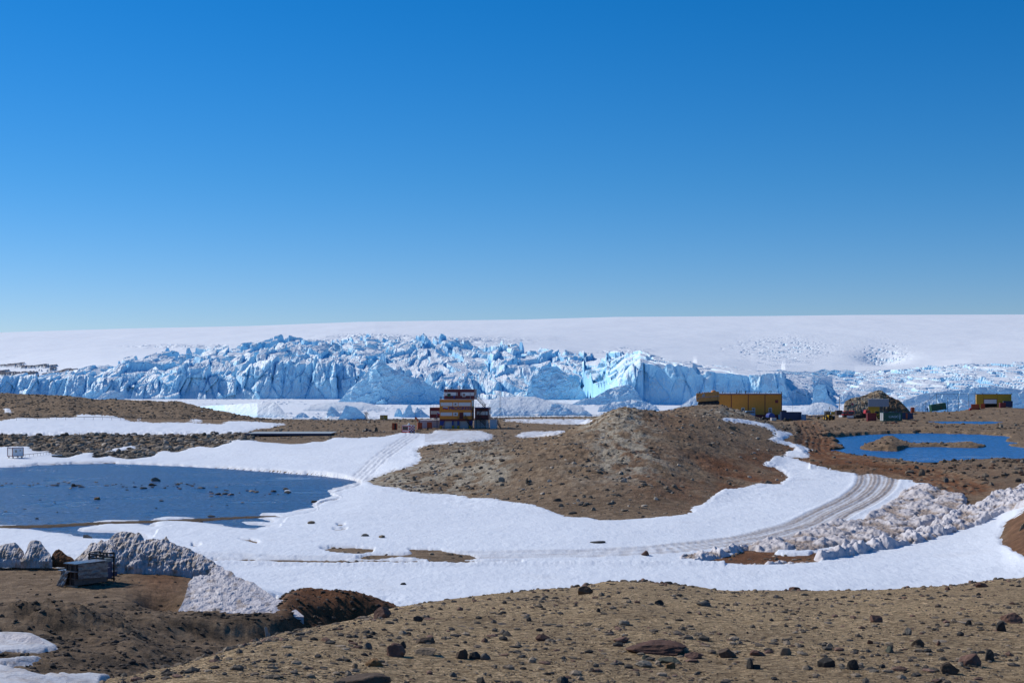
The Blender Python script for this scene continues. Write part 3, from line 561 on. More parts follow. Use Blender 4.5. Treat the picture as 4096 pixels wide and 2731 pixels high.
# fluted front cliff: push the face in and out along the view depth
cl = np.exp(-((S-1.5)/.42)**2)
(c1, c2, c3), (ax_, ay_), _, ce = worley(GX/34, gZZ/60, 87)
(k1, k2, k3), (bx2, by2), _, ce2 = worley(GX/13, gZZ/26, 187)
push = (k1-.5)*13+bx2*(k2-.5)*22+np.clip(.12-ce2, 0, .12)*25+(c1-.5)*30+ax_*(c2-.5)*40+fbm(GX/9, gZZ/22, 4, 88, .6)*10+np.clip(.1-ce, 0, .1)*60
gYY = gYY+cl*push*np.interp(GPX, [0, 2400, 2700, 3100, 3300], [.8, .8, .35, .4, .6])
gZZ = gZZ+cl*fbm(GX/20, gYY/20, 4, 89)*3
GX = (GPX-CX)*gYY/F*1.0
# crevassed patches on the smooth slopes
GPY_ = HZ+(HC-gZZ)*F/gYY
def gbl(cx, cy, rx, ry): return np.exp(-(((GPX-cx)/rx)**2+((GPY_-cy)/ry)**2))
cr = np.clip(gbl(3120, 1400, 150, 40)+gbl(3530, 1412, 80, 32)*1.2+gbl(1480, 1347, 150, 9)+gbl(1250, 1372, 150, 9)+gbl(1850, 1360, 200, 9)+gbl(2500, 1405, 80, 14)+gbl(700, 1385, 170, 6)*.8, 0, 1)*sst(S, 2.98, 3.1)
rg = fbm(GX/28, gYY/60, 4, 90, .55, True)
rg = fbm(GX/75+gYY/400, gYY/190, 4, 90, .55, True)
stp = np.clip(gbl(1480, 1350, 190, 13)+gbl(1900, 1362, 240, 14)+gbl(1230, 1376, 170, 10)+gbl(700, 1385, 190, 7)+gbl(2500, 1408, 90, 14), 0, 1)*sst(S, 2.98, 3.1)
gZZ += stp*(fbm(GX/130, gYY/120, 4, 290, .6, True)-.4)*16
gZZ += cr*sst(fbm(GX/70, gYY/90, 3, 99), -.15, .3)*(rg-.35)*7-cr*sst(fbm(GX/75+gYY/230, gYY/170, 3, 91, .5, True), .68, .9)*12
bowl = gbl(3530, 1425, 90, 24)*sst(S, 2.98, 3.1); gZZ -= bowl*26
crk = sst(fbm(GX/60+gYY/160, gYY/110, 3, 92, .5, True), .66, .85)*sst(GPX, 3150, 3350)*br
gZZ -= crk*11
gZZ += sst(S, 3.05, 3.4)*(fbm(GX/420, gYY/700, 4, 93)*7+fbm(GX/120, gYY/160, 3, 94)*1.4)*(1-sst(S, 5.2, 5.9))
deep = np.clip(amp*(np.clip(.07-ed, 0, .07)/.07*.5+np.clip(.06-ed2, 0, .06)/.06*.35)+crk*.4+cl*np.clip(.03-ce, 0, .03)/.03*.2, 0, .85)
# bare rock showing through the snow at the far left
nun = sst(fbm(GX/60, gYY/190, 5, 95, .6)+.5*(gbl(100, 1468, 150, 10)+gbl(90, 1505, 260, 13)+gbl(300, 1488, 70, 6)), .42, .5)*np.clip(gbl(60, 1490, 290, 36)*2.2, 0, 1)*(S > 2.95)
gZZ += nun*6
V = np.stack([GX, gYY, gZZ], -1).reshape(-1, 3)
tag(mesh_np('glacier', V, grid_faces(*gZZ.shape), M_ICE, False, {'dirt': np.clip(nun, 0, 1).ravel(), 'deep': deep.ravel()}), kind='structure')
# sea ice
sx = np.arange(-800, 4900, 9.0); sy = np.array(lns(540, 2300, .006))
SX, SY = np.meshgrid(sx, sy); WX = (SX-CX)*SY/F
sn = sst(fbm(WX/70, SY/90, 4, 97), -.05, .45); hummock = np.maximum(0, fbm(WX/5, SY/7, 4, 98, .6))
sz = SEA+.3*fbm(WX/60, SY/60, 3, 96)+sn*hummock*4.0
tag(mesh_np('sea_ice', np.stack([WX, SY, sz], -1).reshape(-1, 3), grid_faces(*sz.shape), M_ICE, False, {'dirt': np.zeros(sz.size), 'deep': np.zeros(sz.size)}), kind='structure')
# ------------------------------------------------------------------ ridges: icebergs, banks, outcrops with a traced skyline and real depth
def ridge(name, top, base, dr, br_, mat, noise, ncol=None, nf=34, nb=16, ny=1.0, shape=.75, facet=0, attrs=None, seed=0, smooth=False, Ybase=None, zbase=None, sub=1.0, flute=0, dzk=1.0):
    """top/base: photo outlines; Ybase depth of the foot (or base on the sea); dr: front depth per height; br_: back depth per height"""
    top = np.array(top, float); base = np.array(base, float)
    p0, p1 = top[0, 0], top[-1, 0]
    n = ncol or int(max(24, (p1-p0)/(2.2*sub)))
    a = np.linspace(p0, p1, n)
    tp = np.interp(a, top[:, 0], top[:, 1]); bp = np.interp(a, base[:, 0], base[:, 1])
    bp = np.maximum(bp, tp+.5)
    if Ybase is None: Yb = (HC-zbase)*F/(bp-HZ); zb = np.full(n, zbase)
    else:
        Yb = np.interp(a, [q[0] for q in Ybase], [q[1] for q in Ybase]) if isinstance(Ybase, list) else np.full(n, float(Ybase))
        zb = HC-(bp-HZ)*Yb/F
    h = (bp-tp)*Yb/F
    Yr = Yb+np.maximum(h*dr, .02)
    zt = HC-(tp-HZ)*Yr/F
    h = np.maximum(zt-zb, .01)
    t = np.linspace(0, 1, nf)[:, None]
    Yf = Yb+(Yr-Yb)*t**(1/shape if shape < 1 else shape); Zf = zb+(zt-zb)*t
    t2 = np.linspace(0, 1, nb)[1:, None]
    Yk = Yr+h*br_*t2; Zk = zt-(h+.3*h)*t2**1.3
    Y = np.concatenate([np.repeat((Yb)[None], 1, 0), Yf, Yk]); Zz = np.concatenate([(zb-.25*h.max()-.1)[None], Zf, Zk])
    A_ = np.tile(a, (len(Y), 1)); X = (A_-CX)*Y/F
    H = h.max()
    s = H*ny
    w_ = sst(np.concatenate([[0.02], np.linspace(0.02, 1, nf), 1-np.linspace(0, 1, nb)[1:]*.5])[:, None]+0*A_, 0, .05)*.5+.5
    nn = fbm(X/s, (Zz+Y*.4)/s, 5, 200+seed, .58)
    n2_ = fbm(X/s/.28, (Zz*1.0+Y*.5)/s/.28, 4, 230+seed, .6)
    dY = noise*H*(nn*.9+n2_*.3)
    if facet:
        (c1, c2, c3), (fx, fy), _, ce = worley(X/s/.6, (Zz+Y*.3)/s/.6, 260+seed)
        dY = dY+facet*H*((c1-.5)*.5+fx*(c2-.5)*1.0+fy*(c3-.5)*1.0)
    if flute: dY = dY+flute*H*np.abs(fbm(X/s/.22, (Zz+Y*.3)/s/1.6, 4, 270+seed))
    dZ = noise*H*.35*dzk*fbm(X/s/.5+9, Y/s/.5, 4, 290+seed, .6)
    wt = (h/H)[None]**.6
    Y2 = Y+dY*w_*wt; Z2 = Zz+dZ*w_*wt
    X2 = (A_-CX)*Y2/F if False else X+fbm(X/s/.4, (Zz+Y)/s/.4, 3, 295+seed)*noise*H*.25*w_*wt
    V = np.stack([X2, Y2, Z2], -1).reshape(-1, 3)
    at = {'dirt': np.zeros(len(V)), 'deep': np.zeros(len(V))}
    if attrs: at.update({k: (f(X, Y, Zz, A_).ravel() if callable(f) else np.full(len(V), f)) for k, f in attrs.items()})
    ctr = Vector((float(X.mean()), float(Yb.mean()), float(zb.mean())))
    o = mesh_np(name, V-np.array(ctr), grid_faces(*X.shape), mat, smooth, at)
    o.location = ctr
    return o
def berg(top, basepy, dr, br_, label, noise=.16, seed=0, facet=.16, shape=.75, group='blocks of ice stranded on the sea ice', ny=.8, name='iceberg'):
    base = [(top[0][0], basepy), (top[-1][0], basepy)] if isinstance(basepy, (int, float)) else basepy
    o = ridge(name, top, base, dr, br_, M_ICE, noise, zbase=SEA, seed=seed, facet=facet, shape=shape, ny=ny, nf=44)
    return tag(o, label, 'iceberg', group)
berg([(730, 1650), (760, 1630), (840, 1622), (920, 1618), (1000, 1612), (1060, 1608), (1097, 1605), (1112, 1618), (1135, 1645), (1156, 1668)], [(730, 1652), (900, 1664), (1030, 1668), (1156, 1669)], 1.6, 3, 'long snow-covered ice ramp ending in a dark blue wedge, right of the brown shore hill', .10, 1, .05, ny=1.5)
berg([(1352, 1676), (1366, 1655), (1383, 1621), (1407, 1625), (1425, 1630), (1440, 1641), (1455, 1655), (1466, 1670)], 1678, .35, 1.5, 'white wedge-shaped iceberg with shaded blue right side above the small yellow hut', .10, 2, .12)
berg([(1308, 1670), (1311, 1640), (1318, 1629), (1327, 1625), (1342, 1636), (1360, 1654), (1368, 1670)], 1671, .5, 1.5, 'pale blue slab of ice close to the left of the white wedge iceberg', .12, 3)
berg([(1604, 1668), (1615, 1650), (1627, 1630), (1638, 1611), (1645, 1622), (1650, 1645), (1660, 1652)], 1669, .4, 1.2, 'tall pointed ice spire just left of the red and yellow station', .12, 4)
berg([(1655, 1668), (1662, 1640), (1669, 1627), (1677, 1636), (1684, 1634), (1695, 1648), (1715, 1662), (1722, 1668)], 1668, .6, 1.2, 'double-pointed ice fin between the tall spire and the station', .12, 5)
berg([(1576, 1666), (1580, 1649), (1590, 1634), (1598, 1632), (1606, 1645), (1612, 1666)], 1667, .5, 1.2, 'small dark blue ice tooth left of the tall spire', .12, 6)
berg([(1210, 1640), (1240, 1620), (1300, 1610), (1355, 1607), (1449, 1608), (1500, 1618), (1545, 1636), (1560, 1642)], 1643, 2.2, 4, 'low broad snow-covered ice hump in front of the big tilted ice block', .08, 7, .03, ny=1.4)
berg([(1345, 1612), (1372, 1588), (1407, 1546), (1430, 1528), (1468, 1490), (1490, 1458), (1505, 1441), (1533, 1438), (1545, 1455), (1557, 1467), (1590, 1483), (1631, 1499), (1701, 1527), (1760, 1560), (1800, 1590), (1830, 1612)], [(1345, 1617), (1530, 1618), (1830, 1617)], .26, 2.6, 'largest tilted pyramid of blue ice left of the station', .17, 8, .20, ny=.45)
berg([(2105, 1590), (2112, 1546), (2122, 1500), (2136, 1476), (2173, 1464), (2200, 1468), (2229, 1464), (2253, 1485), (2280, 1502), (2299, 1518), (2320, 1545), (2340, 1570), (2350, 1594)], 1599, .55, 1.4, 'big rounded white iceberg with a shaded right half, right of the station', .15, 9, .16, ny=.5)
berg([(2285, 1618), (2330, 1596), (2379, 1588), (2400, 1575), (2435, 1555), (2470, 1545), (2514, 1537), (2530, 1545), (2547, 1565), (2560, 1585), (2576, 1612)], 1620, .6, 1.6, 'dark-fronted tabular iceberg under the high ice cliff', .13, 10, .12, ny=.5)
berg([(2390, 1642), (2398, 1626), (2430, 1614), (2458, 1607), (2495, 1604), (2528, 1598), (2570, 1604), (2622, 1621), (2640, 1642)], 1646, .9, 1.6, 'bright white crumbled ice dome beside the top of the brown hill', .16, 11, .14)
berg([(2650, 1642), (2690, 1634), (2720, 1625), (2750, 1602), (2786, 1579), (2840, 1575), (2880, 1600), (2900, 1642)], 1646, .9, 1.5, 'white ice slope rising behind the tracked vehicle', .10, 12)
berg([(1930, 1648), (1960, 1600), (2000, 1588), (2080, 1585), (2140, 1586), (2210, 1607), (2270, 1612), (2327, 1624), (2350, 1652)], 1655, 1.6, 2.5, 'broad smooth snow dome behind the fence right of the station', .07, 13, .03, ny=1.4)
berg([(1965, 1660), (1973, 1640), (1985, 1630), (2005, 1628), (2030, 1640), (2060, 1645), (2100, 1640), (2140, 1660)], 1664, 1.0, 2, 'small ice hump with a blue undercut by the tall mast', .12, 14)
berg([(2150, 1658), (2187, 1640), (2206, 1616), (2225, 1613), (2243, 1614), (2270, 1632), (2299, 1652), (2345, 1640), (2370, 1660)], 1663, .8, 1.6, 'knobbly pile of ice with dark shaded hollows above the fence', .2, 15, .2)
berg([(3246, 1626), (3252, 1596), (3257, 1550), (3266, 1540), (3284, 1538), (3301, 1540), (3308, 1565), (3314, 1590), (3326, 1603), (3354, 1624)], 1632, .28, .8, 'tall ice pillar standing right of the ochre building', .10, 16, .12)
berg([(3195, 1654), (3225, 1630), (3252, 1611), (3289, 1608), (3326, 1617), (3356, 1636), (3390, 1654)], 1658, 1.6, 2, 'smooth snow drift below the ice pillar', .07, 17, .03)
berg([(3420, 1596), (3443, 1568), (3489, 1549), (3522, 1545), (3559, 1554), (3600, 1565), (3652, 1577), (3700, 1600)], 1606, .8, 2, 'rounded grey-blue iceberg with slanting bands behind the brown rock outcrop', .06, 18, .04)
berg([(3340, 1612), (3373, 1573), (3401, 1563), (3415, 1575), (3429, 1568), (3440, 1580), (3460, 1612)], 1615, .8, 2, 'low broken ice ridge between the pillar and the rock outcrop', .14, 19)
berg([(3560, 1640), (3606, 1606), (3690, 1573), (3745, 1568), (3792, 1563), (3862, 1556), (3909, 1549), (3978, 1544), (4039, 1552), (4096, 1559), (4200, 1570), (4300, 1640)], 1645, .55, 1.5, 'long grey-blue tabular iceberg behind the row of poles and the hangar', .07, 20, .08, ny=.7)
berg([(3560, 1650), (3620, 1630), (3680, 1612), (3720, 1596), (3760, 1592), (3800, 1600), (3850, 1596), (3890, 1612), (3920, 1650)], 1655, .8, 1.5, 'lower scalloped white iceberg in front of the long tabular one', .14, 21, .14)
berg([(1240, 1678), (1252, 1664), (1262, 1668), (1280, 1678)], 1680, .8, 1.5, 'small triangular lump of ice low on the sea ice near the lattice mast', .1, 22)
berg([(1175, 1672), (1190, 1656), (1208, 1648), (1222, 1654), (1240, 1670)], 1673, .8, 1.5, 'rubbly blue mound of ice right of the long ramp', .16, 23)
berg([(380, 1600), (410, 1575), (440, 1561), (470, 1563), (490, 1575), (500, 1600)], 1604, .6, 1.3, 'rounded grey-blue ice block at the left end of the glacier front', .1, 24)
# ------------------------------------------------------------------ mesh builder
class MB:
    def __init__(s): s.v = []; s.f = []; s.M = Matrix()
    def add(s, vs, fs):
        n = len(s.v); s.v += [tuple(s.M @ Vector(p)) for p in vs]; s.f += [tuple(i+n for i in f) for f in fs]; return s
    def box(s, x0, x1, y0, y1, z0, z1):
        return s.add([(x0, y0, z0), (x1, y0, z0), (x1, y1, z0), (x0, y1, z0), (x0, y0, z1), (x1, y0, z1), (x1, y1, z1), (x0, y1, z1)],
                     [(0, 3, 2, 1), (4, 5, 6, 7), (0, 1, 5, 4), (1, 2, 6, 5), (2, 3, 7, 6), (3, 0, 4, 7)])
    def bar(s, a, b, r, n=6, r2=None):
        a = Vector(a); b = Vector(b); d = (b-a).normalized(); u = d.orthogonal().normalized(); w_ = d.cross(u)
        r2 = r if r2 is None else r2; vs = []
        for p, q in ((a, r), (b, r2)):
            for k in range(n):
                t = 2*math.pi*k/n; vs.append(p+u*math.cos(t)*q+w_*math.sin(t)*q)
        return s.add(vs, [(k, (k+1) % n, n+(k+1) % n, n+k) for k in range(n)]+[tuple(range(n-1, -1, -1)), tuple(range(n, 2*n))])
    def prism(s, pts, y0, y1):
        """outline in x,z extruded from y0 to y1"""
        n = len(pts); vs = [(p[0], y0, p[1]) for p in pts]+[(p[0], y1, p[1]) for p in pts]
        return s.add(vs, [(k, n+k, n+(k+1) % n, (k+1) % n) for k in range(n)]+[tuple(range(n)), tuple(range(2*n-1, n-1, -1))])
    def ball(s, c, r, nu=12, nv=8, sz=1.0, z0=-1.0):
        vs = []; fs = []
        for j in range(nv+1):
            t = -math.pi/2+math.pi*j/nv
            for i in range(nu):
                a = 2*math.pi*i/nu; vs.append((c[0]+r*math.cos(t)*math.cos(a), c[1]+r*math.cos(t)*math.sin(a), c[2]+r*sz*max(z0, math.sin(t))))
        for j in range(nv):
            for i in range(nu): fs.append((j*nu+i, j*nu+(i+1) % nu, (j+1)*nu+(i+1) % nu, (j+1)*nu+i))
        return s.add(vs, fs)
    def corr(s, x0, x1, z0, z1, y, d=.035, p=.28, out=-1):
        """corrugated sheet facing -y (or +y)"""
        n = max(2, int((x1-x0)/p)); w_ = (x1-x0)/n; prof = []
        for k in range(n):
            a = x0+k*w_; prof += [(a, 0), (a+w_*.35, 0), (a+w_*.5, d), (a+w_*.85, d)]
        prof.append((x1, 0)); vs = []
        for x, q in prof: vs += [(x, y-out*q*1.0, z0), (x, y-out*q*1.0, z1)]
        return s.add(vs, [(2*k, 2*k+2, 2*k+3, 2*k+1) for k in range(len(prof)-1)])
    def build(s, name, mat, parent=None, label=None, smooth=False, loc=None):
        me = bpy.data.meshes.new(name)
        if loc is not None: vs = [tuple(Vector(p)-Vector(loc)) for p in s.v]
        else: vs = s.v
        me.from_pydata(vs, [], s.f); me.materials.append(mat); me.update()
        if smooth: me.polygons.foreach_set('use_smooth', [True]*len(me.polygons))
        o = bpy.data.objects.new(name, me); C.objects.link(o)
        if parent: o.parent = parent
        if loc is not None: o.location = loc
        if label: o['label'] = label
        return o
def text_mesh(name, txt, size, mat, parent, loc, extr=.03, sx=1.0, offset=0.0):
    cu = bpy.data.curves.new('t', 'FONT'); cu.body = txt; cu.size = size; cu.extrude = extr; cu.align_x = 'CENTER'; cu.align_y = 'CENTER'; cu.offset = offset
    to = bpy.data.objects.new('t', cu); C.objects.link(to)
    dg = bpy.context.evaluated_depsgraph_get(); dg.update()
    me = bpy.data.meshes.new_from_object(to.evaluated_get(dg)); bpy.data.objects.remove(to)
    me.materials.clear(); me.materials.append(mat)
    me.transform(Matrix.Rotation(R(90), 4, 'X') @ Matrix.Diagonal((sx, 1, 1, 1)))
    o = bpy.data.objects.new(name, me); C.objects.link(o); o.parent = parent; o.location = loc; return o
OCH = paint('ochre_paint', (.85, .30, .03), .55, wear=.15); MAR = paint('maroon_paint', (.16, .013, .02), .5, wear=.2); WHT = paint('white_panel', (.82, .81, .80), .5, wear=.1)
BLU = paint('blue_paint', (.02, .06, .30), .5, wear=.2); NAVY = paint('navy_paint', (.016, .035, .11), .5, wear=.25); DRK = paint('dark_steel', (.02, .022, .028), .5, wear=.3)
BLK = paint('black', (.012, .012, .014), .6); GLS = paint('window_glass', (.03, .035, .04), .12, wear=.1); ORG = paint('orange_paint', (.60, .10, .03), .6, wear=.35)
GRN = paint('green_paint', (.015, .12, .075), .45, wear=.3); GRY = paint('grey_sheet', (.34, .37, .42), .55, wear=.2); LGT = paint('pale_sheet', (.55, .58, .62), .5, wear=.15)
REDB = paint('dark_red_paint', (.27, .03, .03), .6, wear=.35); RED = paint('red_paint', (.6, .025, .03), .45, wear=.2); YEL = paint('yellow_paint', (.55, .33, .02), .5, wear=.3)
LBL = paint('light_blue_paint', (.16, .32, .52), .5, wear=.25); WOOD = paint('weathered_wood', (.30, .25, .19), .85, wear=.4, scale=8); TAN = paint('tan_paint', (.80, .36, .10), .6, wear=.35, scale=2)
SNW = paint('roof_snow', (.78, .80, .84), .6, wear=.05); STL = paint('galvanised_steel', (.30, .32, .35), .4, .6); TYR = paint('rubber', (.018, .018, .018), .8)
TXB = paint('sign_blue', (.012, .02, .20), .5, wear=.05); TXW = paint('sign_white', (.75, .77, .78), .5, wear=.1)
def railing(name, pts, h, parent, mat=None, gap=1.2, rails=(1., .5), r=.03):
    mb = MB()
    for a, b in zip(pts[:-1], pts[1:]):
        a = Vector(a); b = Vector(b); n = max(1, round((b-a).length/gap))
        for k in range(n+1):
            p = a.lerp(b, k/n); mb.bar(p, p+Vector((0, 0, h)), r, 5)
        for q in rails: mb.bar(a+Vector((0, 0, h*q)), b+Vector((0, 0, h*q)), r, 5)
    return mb.build(name, mat or STL, parent)
def stairs(name, a, b, wdt, parent, mat=DRK, rail=1.0, vec=(0, 1, 0)):
    a = Vector(a); b = Vector(b); w_ = Vector(vec)*wdt; mb = MB()
    for o_ in (Vector((0, 0, 0)), w_):
        mb.bar(a+o_, b+o_, .07, 4); mb.bar(a+o_+Vector((0, 0, rail)), b+o_+Vector((0, 0, rail)), .035, 4); mb.bar(a+o_+Vector((0, 0, rail*.5)), b+o_+Vector((0, 0, rail*.5)), .025, 4)
        for k in range(5):
            p = a.lerp(b, k/4)+o_; mb.bar(p, p+Vector((0, 0, rail)), .03, 4)
    n = int(abs(b.z-a.z)/.22)
    for k in range(n):
        p = a.lerp(b, (k+.5)/n); mb.box(p.x-.13, p.x+.13, p.y, p.y+wdt, p.z-.02, p.z+.02)
    return mb.build(name, mat, parent)
def window(parent, x0, x1, z0, z1, y, frame=.09, mat=None, fr=None, out=.05, mull=True):
    f = MB(); m_ = frame
    for (a, b, c, d) in ((x0, x1, z0, z0+m_), (x0, x1, z1-m_, z1), (x0, x0+m_, z0+m_, z1-m_), (x1-m_, x1, z0+m_, z1-m_)): f.box(a, b, y-out, y+.02, c, d)
    if mull: f.box((x0+x1)/2-.025, (x0+x1)/2+.025, y-out+.01, y+.02, z0+m_, z1-m_)
    o = f.build('window', fr or WHT, parent)
    MB().box(x0+m_, x1-m_, y-.012, y+.01, z0+m_, z1-m_).build('pane', mat or GLS, o); return o
# ------------------------------------------------------------------ the station house
Yh = 398.0; kh = Yh/F
st = empty('station_building', Ground(1822, Yh), R(-4.5), 'three-level red, yellow and white station house on blue legs lettered PROGRESS', 'building')
G0 = st.location.z; gpy = HZ+(HC-G0)*F/Yh
ux = lambda px: (px-1822)*kh/math.cos(R(4.5))
uz = lambda py: (gpy-py)*kh
D1 = 7.2
mb = MB(); mb.box(ux(1758), ux(1886), 0, D1, uz(1676), uz(1598)); mb.build('middle_storeys', OCH, st)
mb = MB(); mb.box(ux(1758)-.004, ux(1886)+.004, -.03, D1+.03, uz(1683), uz(1676.1)); mb.build('lower_band', MAR, st)
mb = MB(); mb.box(ux(1757), ux(1887.5), -.12, D1+.1, uz(1598)+.004, uz(1596.4)); mb.build('terrace_roof', SNW, st)
def panels(lst, mat=WHT, y=-.05, name='wall_panel'):
    for a, b, c, d in lst: MB().box(ux(a), ux(b), y, .02+0*y, uz(d), uz(c)).build(name, mat, st)
panels([(1762, 1809.7, 1609.3, 1623.3), (1834, 1882.5, 1609.3, 1623.3), (1762, 1809, 1649, 1662.5), (1854, 1882.5, 1649, 1662.5)])
for a, b, c, d in ((1812.5, 1831.5, 1609, 1623.5), (1812.5, 1832, 1649, 1663)):
    MB().box(ux(a), ux(b), -.045, .02, uz(d), uz(c)).build('wall_panel', WHT, st)
    window(st, ux(a)+.32, ux(b)-.32, uz(d)+.14, uz(c)-.12, -.05, .12)
dr = MB().box(ux(1837.8), ux(1853), -.07, .02, uz(1673), uz(1649)).build('door', MAR, st)
MB().box(ux(1850), ux(1851), -.12, -.07, uz(1662), uz(1661)).build('handle', STL, dr)
land = MB().box(ux(1833), ux(1862), -1.2, -.02, uz(1674.5), uz(1673)).build('door_landing', DRK, st)
railing('landing_rail', [(ux(1833), -1.15, uz(1673)), (ux(1862), -1.15, uz(1673))], 1.0, st, DRK, .8)
stairs('stair', (ux(1862), -1.15, uz(1673)), (ux(1886), -1.15, uz(1708)), .8, st)
# end wall glazing
ew = MB()
for k in range(6): ew.box(ux(1886)-.01, ux(1886)+.05, .35+k*1.12, 1.27+k*1.12, uz(1624), uz(1601))
ew.build('side_panel', WHT, st)
ew = MB()
for k in range(3): ew.box(ux(1886)-.01, ux(1886)+.05, .35+k*2.24, 2.1+k*2.24, uz(1663), uz(1650))
ew.build('side_panel', WHT, st)
text_mesh('lettering', 'PROGRESS', 1.18, TXB, st, (ux(1841), -.05, uz(1633.1)), .03, 1.15, .03)
# flag emblem, a waving tricolour painted board
for k, (mt, nm) in enumerate(((TXW, 'flag_stripe'), (TXB, 'flag_stripe'), (RED, 'flag_stripe'))):
    mb = MB(); n = 12; x0, x1 = ux(1771), ux(1792); zz = uz(1627)-k*.235
    for i in range(n):
        a, b = x0+(x1-x0)*i/n, x0+(x1-x0)*(i+1)/n
        wa, wb = .07*math.sin(i/n*6.3), .07*math.sin((i+1)/n*6.3)
        mb.add([(a, -.06, zz-.235+wa), (b, -.06, zz-.235+wb), (b, -.06, zz+wb), (a, -.06, zz+wa), (a, .0, zz-.235+wa), (b, .0, zz-.235+wb), (b, .0, zz+wb), (a, .0, zz+wa)], [(0, 1, 2, 3), (0, 4, 5, 1), (3, 2, 6, 7)])
    mb.build(nm, mt, st)
# top storey
mb = MB(); mb.box(ux(1775), ux(1897), .5, 6.7, uz(1596.4)+.002, uz(1557)); mb.build('top_storey', MAR, st)
MB().box(ux(1774.3), ux(1897.7), .42, 6.8, uz(1557)+.003, uz(1555.8)).build('roof', SNW, st)
for a, b in ((1778, 1823.5), (1826, 1828.6), (1842, 1845), (1846.6, 1895.5)): MB().box(ux(a), ux(b), .46, .52, uz(1582), uz(1568.6)).build('wall_panel', WHT, st)
window(st, ux(1788.5), ux(1801.5), uz(1586), uz(1574), .45, .05, GRN, DRK); window(st, ux(1848.6), ux(1861.5), uz(1586.5), uz(1572), .45, .13, paint('curtain', (.30, .16, .12), .6))
MB().box(ux(1813), ux(1820), .1, .45, uz(1591), uz(1584)).build('air_unit', BLU, st)
MB().box(ux(1787), ux(1788.6), .3, .45, uz(1566), uz(1559)).build('lamp', STL, st)
mb = MB(); mb.bar((ux(1831), 3.5, uz(1556)), (ux(1831), 3.5, uz(1551)), .3, 10); mb.build('radome_mount', LGT, st)
MB().ball((ux(1831), 3.5, uz(1547)), .42, 14, 10, 1.15).build('radome', WHT, st, smooth=True)
for a, h in ((1778, 6), (1781, 5), (1854, 9), (1861, 8), (1866, 5), (1878, 5), (1896, 7)):
    MB().bar((ux(a), 1+.3*(a % 5), uz(1556)), (ux(a), 1+.3*(a % 5), uz(1556-h)), .035, 5).build('roof_aerial', DRK, st)
railing('terrace_rail', [(ux(1758), 0, uz(1596.4)), (ux(1774), 0, uz(1596.4))], .7, st, DRK, .5, r=.025)
MB().box(ux(1761), ux(1764), .2, .5, uz(1596), uz(1586)).build('vent_pipe', DRK, st)
MB().ball((ux(1777.5), .1, uz(1573)), .22, 10, 6, 1.4).build('dish', WHT, st, smooth=True)
MB().ball((ux(1776.5), .1, uz(1582)), .2, 10, 6, 1.2).build('dish', WHT, st, smooth=True)
MB().bar((ux(1881), .2, uz(1596)), (ux(1881), .2, uz(1571)), .06, 6).build('vent_pipe', STL, st)
# left wing, right wing
mb = MB(); mb.box(ux(1716), ux(1758)-.01, 1.2, 6.5, uz(1673), uz(1630)); mb.build('left_wing', MAR, st)
MB().box(ux(1715.4), ux(1758)-.02, 1.1, 6.6, uz(1630)+.003, uz(1628.6)).build('wing_roof', SNW, st)
MB().box(ux(1720), ux(1758)-.02, 1.15, 1.22, uz(1656.5), uz(1643.5)).build('wall_panel', paint('cream_panel', (.62, .58, .50), .5), st)
railing('roof_rail', [(ux(1719), 1.3, uz(1628.6)), (ux(1756), 1.3, uz(1628.6))], .75, st, STL, .9, r=.025)
mb = MB(); mb.box(ux(1897), ux(1953), 1.6, 7.5, uz(1679), uz(1631)); mb.build('right_wing', MAR, st)
MB().box(ux(1886)+.02, ux(1955), 1.45, 7.7, uz(1631)+.003, uz(1629.6)).build('wing_roof', DRK, st)
MB().box(ux(1904), ux(1951), 1.54, 1.62, uz(1659), uz(1645)).build('wall_panel', WHT, st)
MB().box(ux(1953)-.01, ux(1953)+.06, 2.0, 7.1, uz(1659), uz(1640)).build('side_panel', WHT, st)
railing('roof_rail', [(ux(1900), 1.3, uz(1629.6)), (ux(1955), 1.3, uz(1629.6))], 1.0, st, DRK, .9)
MB().box(ux(1898), ux(1955), .5, 1.44, uz(1631.5), uz(1629.6)).build('walkway', BLU, st)
MB().box(ux(1899), ux(1904), .6, 1.3, uz(1590), uz(1580)).build('air_unit', LGT, st)
stairs('stair', (ux(1906), .55, uz(1595)), (ux(1939), .55, uz(1629)), .8, st)
MB().box(ux(1897)+.02, ux(1907), .5, 2, uz(1597), uz(1595)).build('walkway', BLU, st)
stairs('stair', (ux(1940), .3, uz(1631)), (ux(1911), .3, uz(1659)), .8, st); stairs('stair', (ux(1915), .3, uz(1676)), (ux(1941), .3, uz(1702)), .8, st)
mb = MB()
for a in (1906, 1920, 1940, 1951): mb.bar((ux(a), .6, uz(1712)), (ux(a), .6, uz(1630)), .07, 6)
mb.box(ux(1905), ux(1941), .2, 1.3, uz(1677), uz(1675.4)); mb.build('stair_frame', DRK, st)
# undercroft
for a, b in ((1778, 1807), (1814, 1828.5), (1837, 1872)): MB().box(ux(a), ux(b), .8, 1.0, -.3, uz(1683)-.02).build('storage_shutter', LGT, st)
MB().box(ux(1762), ux(1882), 3.2, D1-.4, -.5, uz(1683)-.01).build('store_room', LGT, st)
for a, b in ((1758, 1777), (1807.4, 1813.6), (1828.7, 1836.6), (1876, 1890.5)):
    MB().prism([(ux(a), uz(1683)), (ux(b), uz(1683)), (ux(b)-(ux(b)-ux(a))*(.25 if b-a > 10 else 0), uz(1701)), (ux(a)+.02, uz(1701))], .1, .75).build('leg', BLU, st)
    MB().box(ux(a)+.01, ux(a)+.6, .0, .85, -.6, uz(1701)).build('footing', YEL, st)
MB().box(ux(1893), ux(1944), 2.4, 6.9, -.5, uz(1679)-.01).build('store_room', LGT, st)
MB().box(ux(1944.6), ux(1954), 1.2, 2.1, -.4, uz(1691)).build('meter_box', WHT, st)
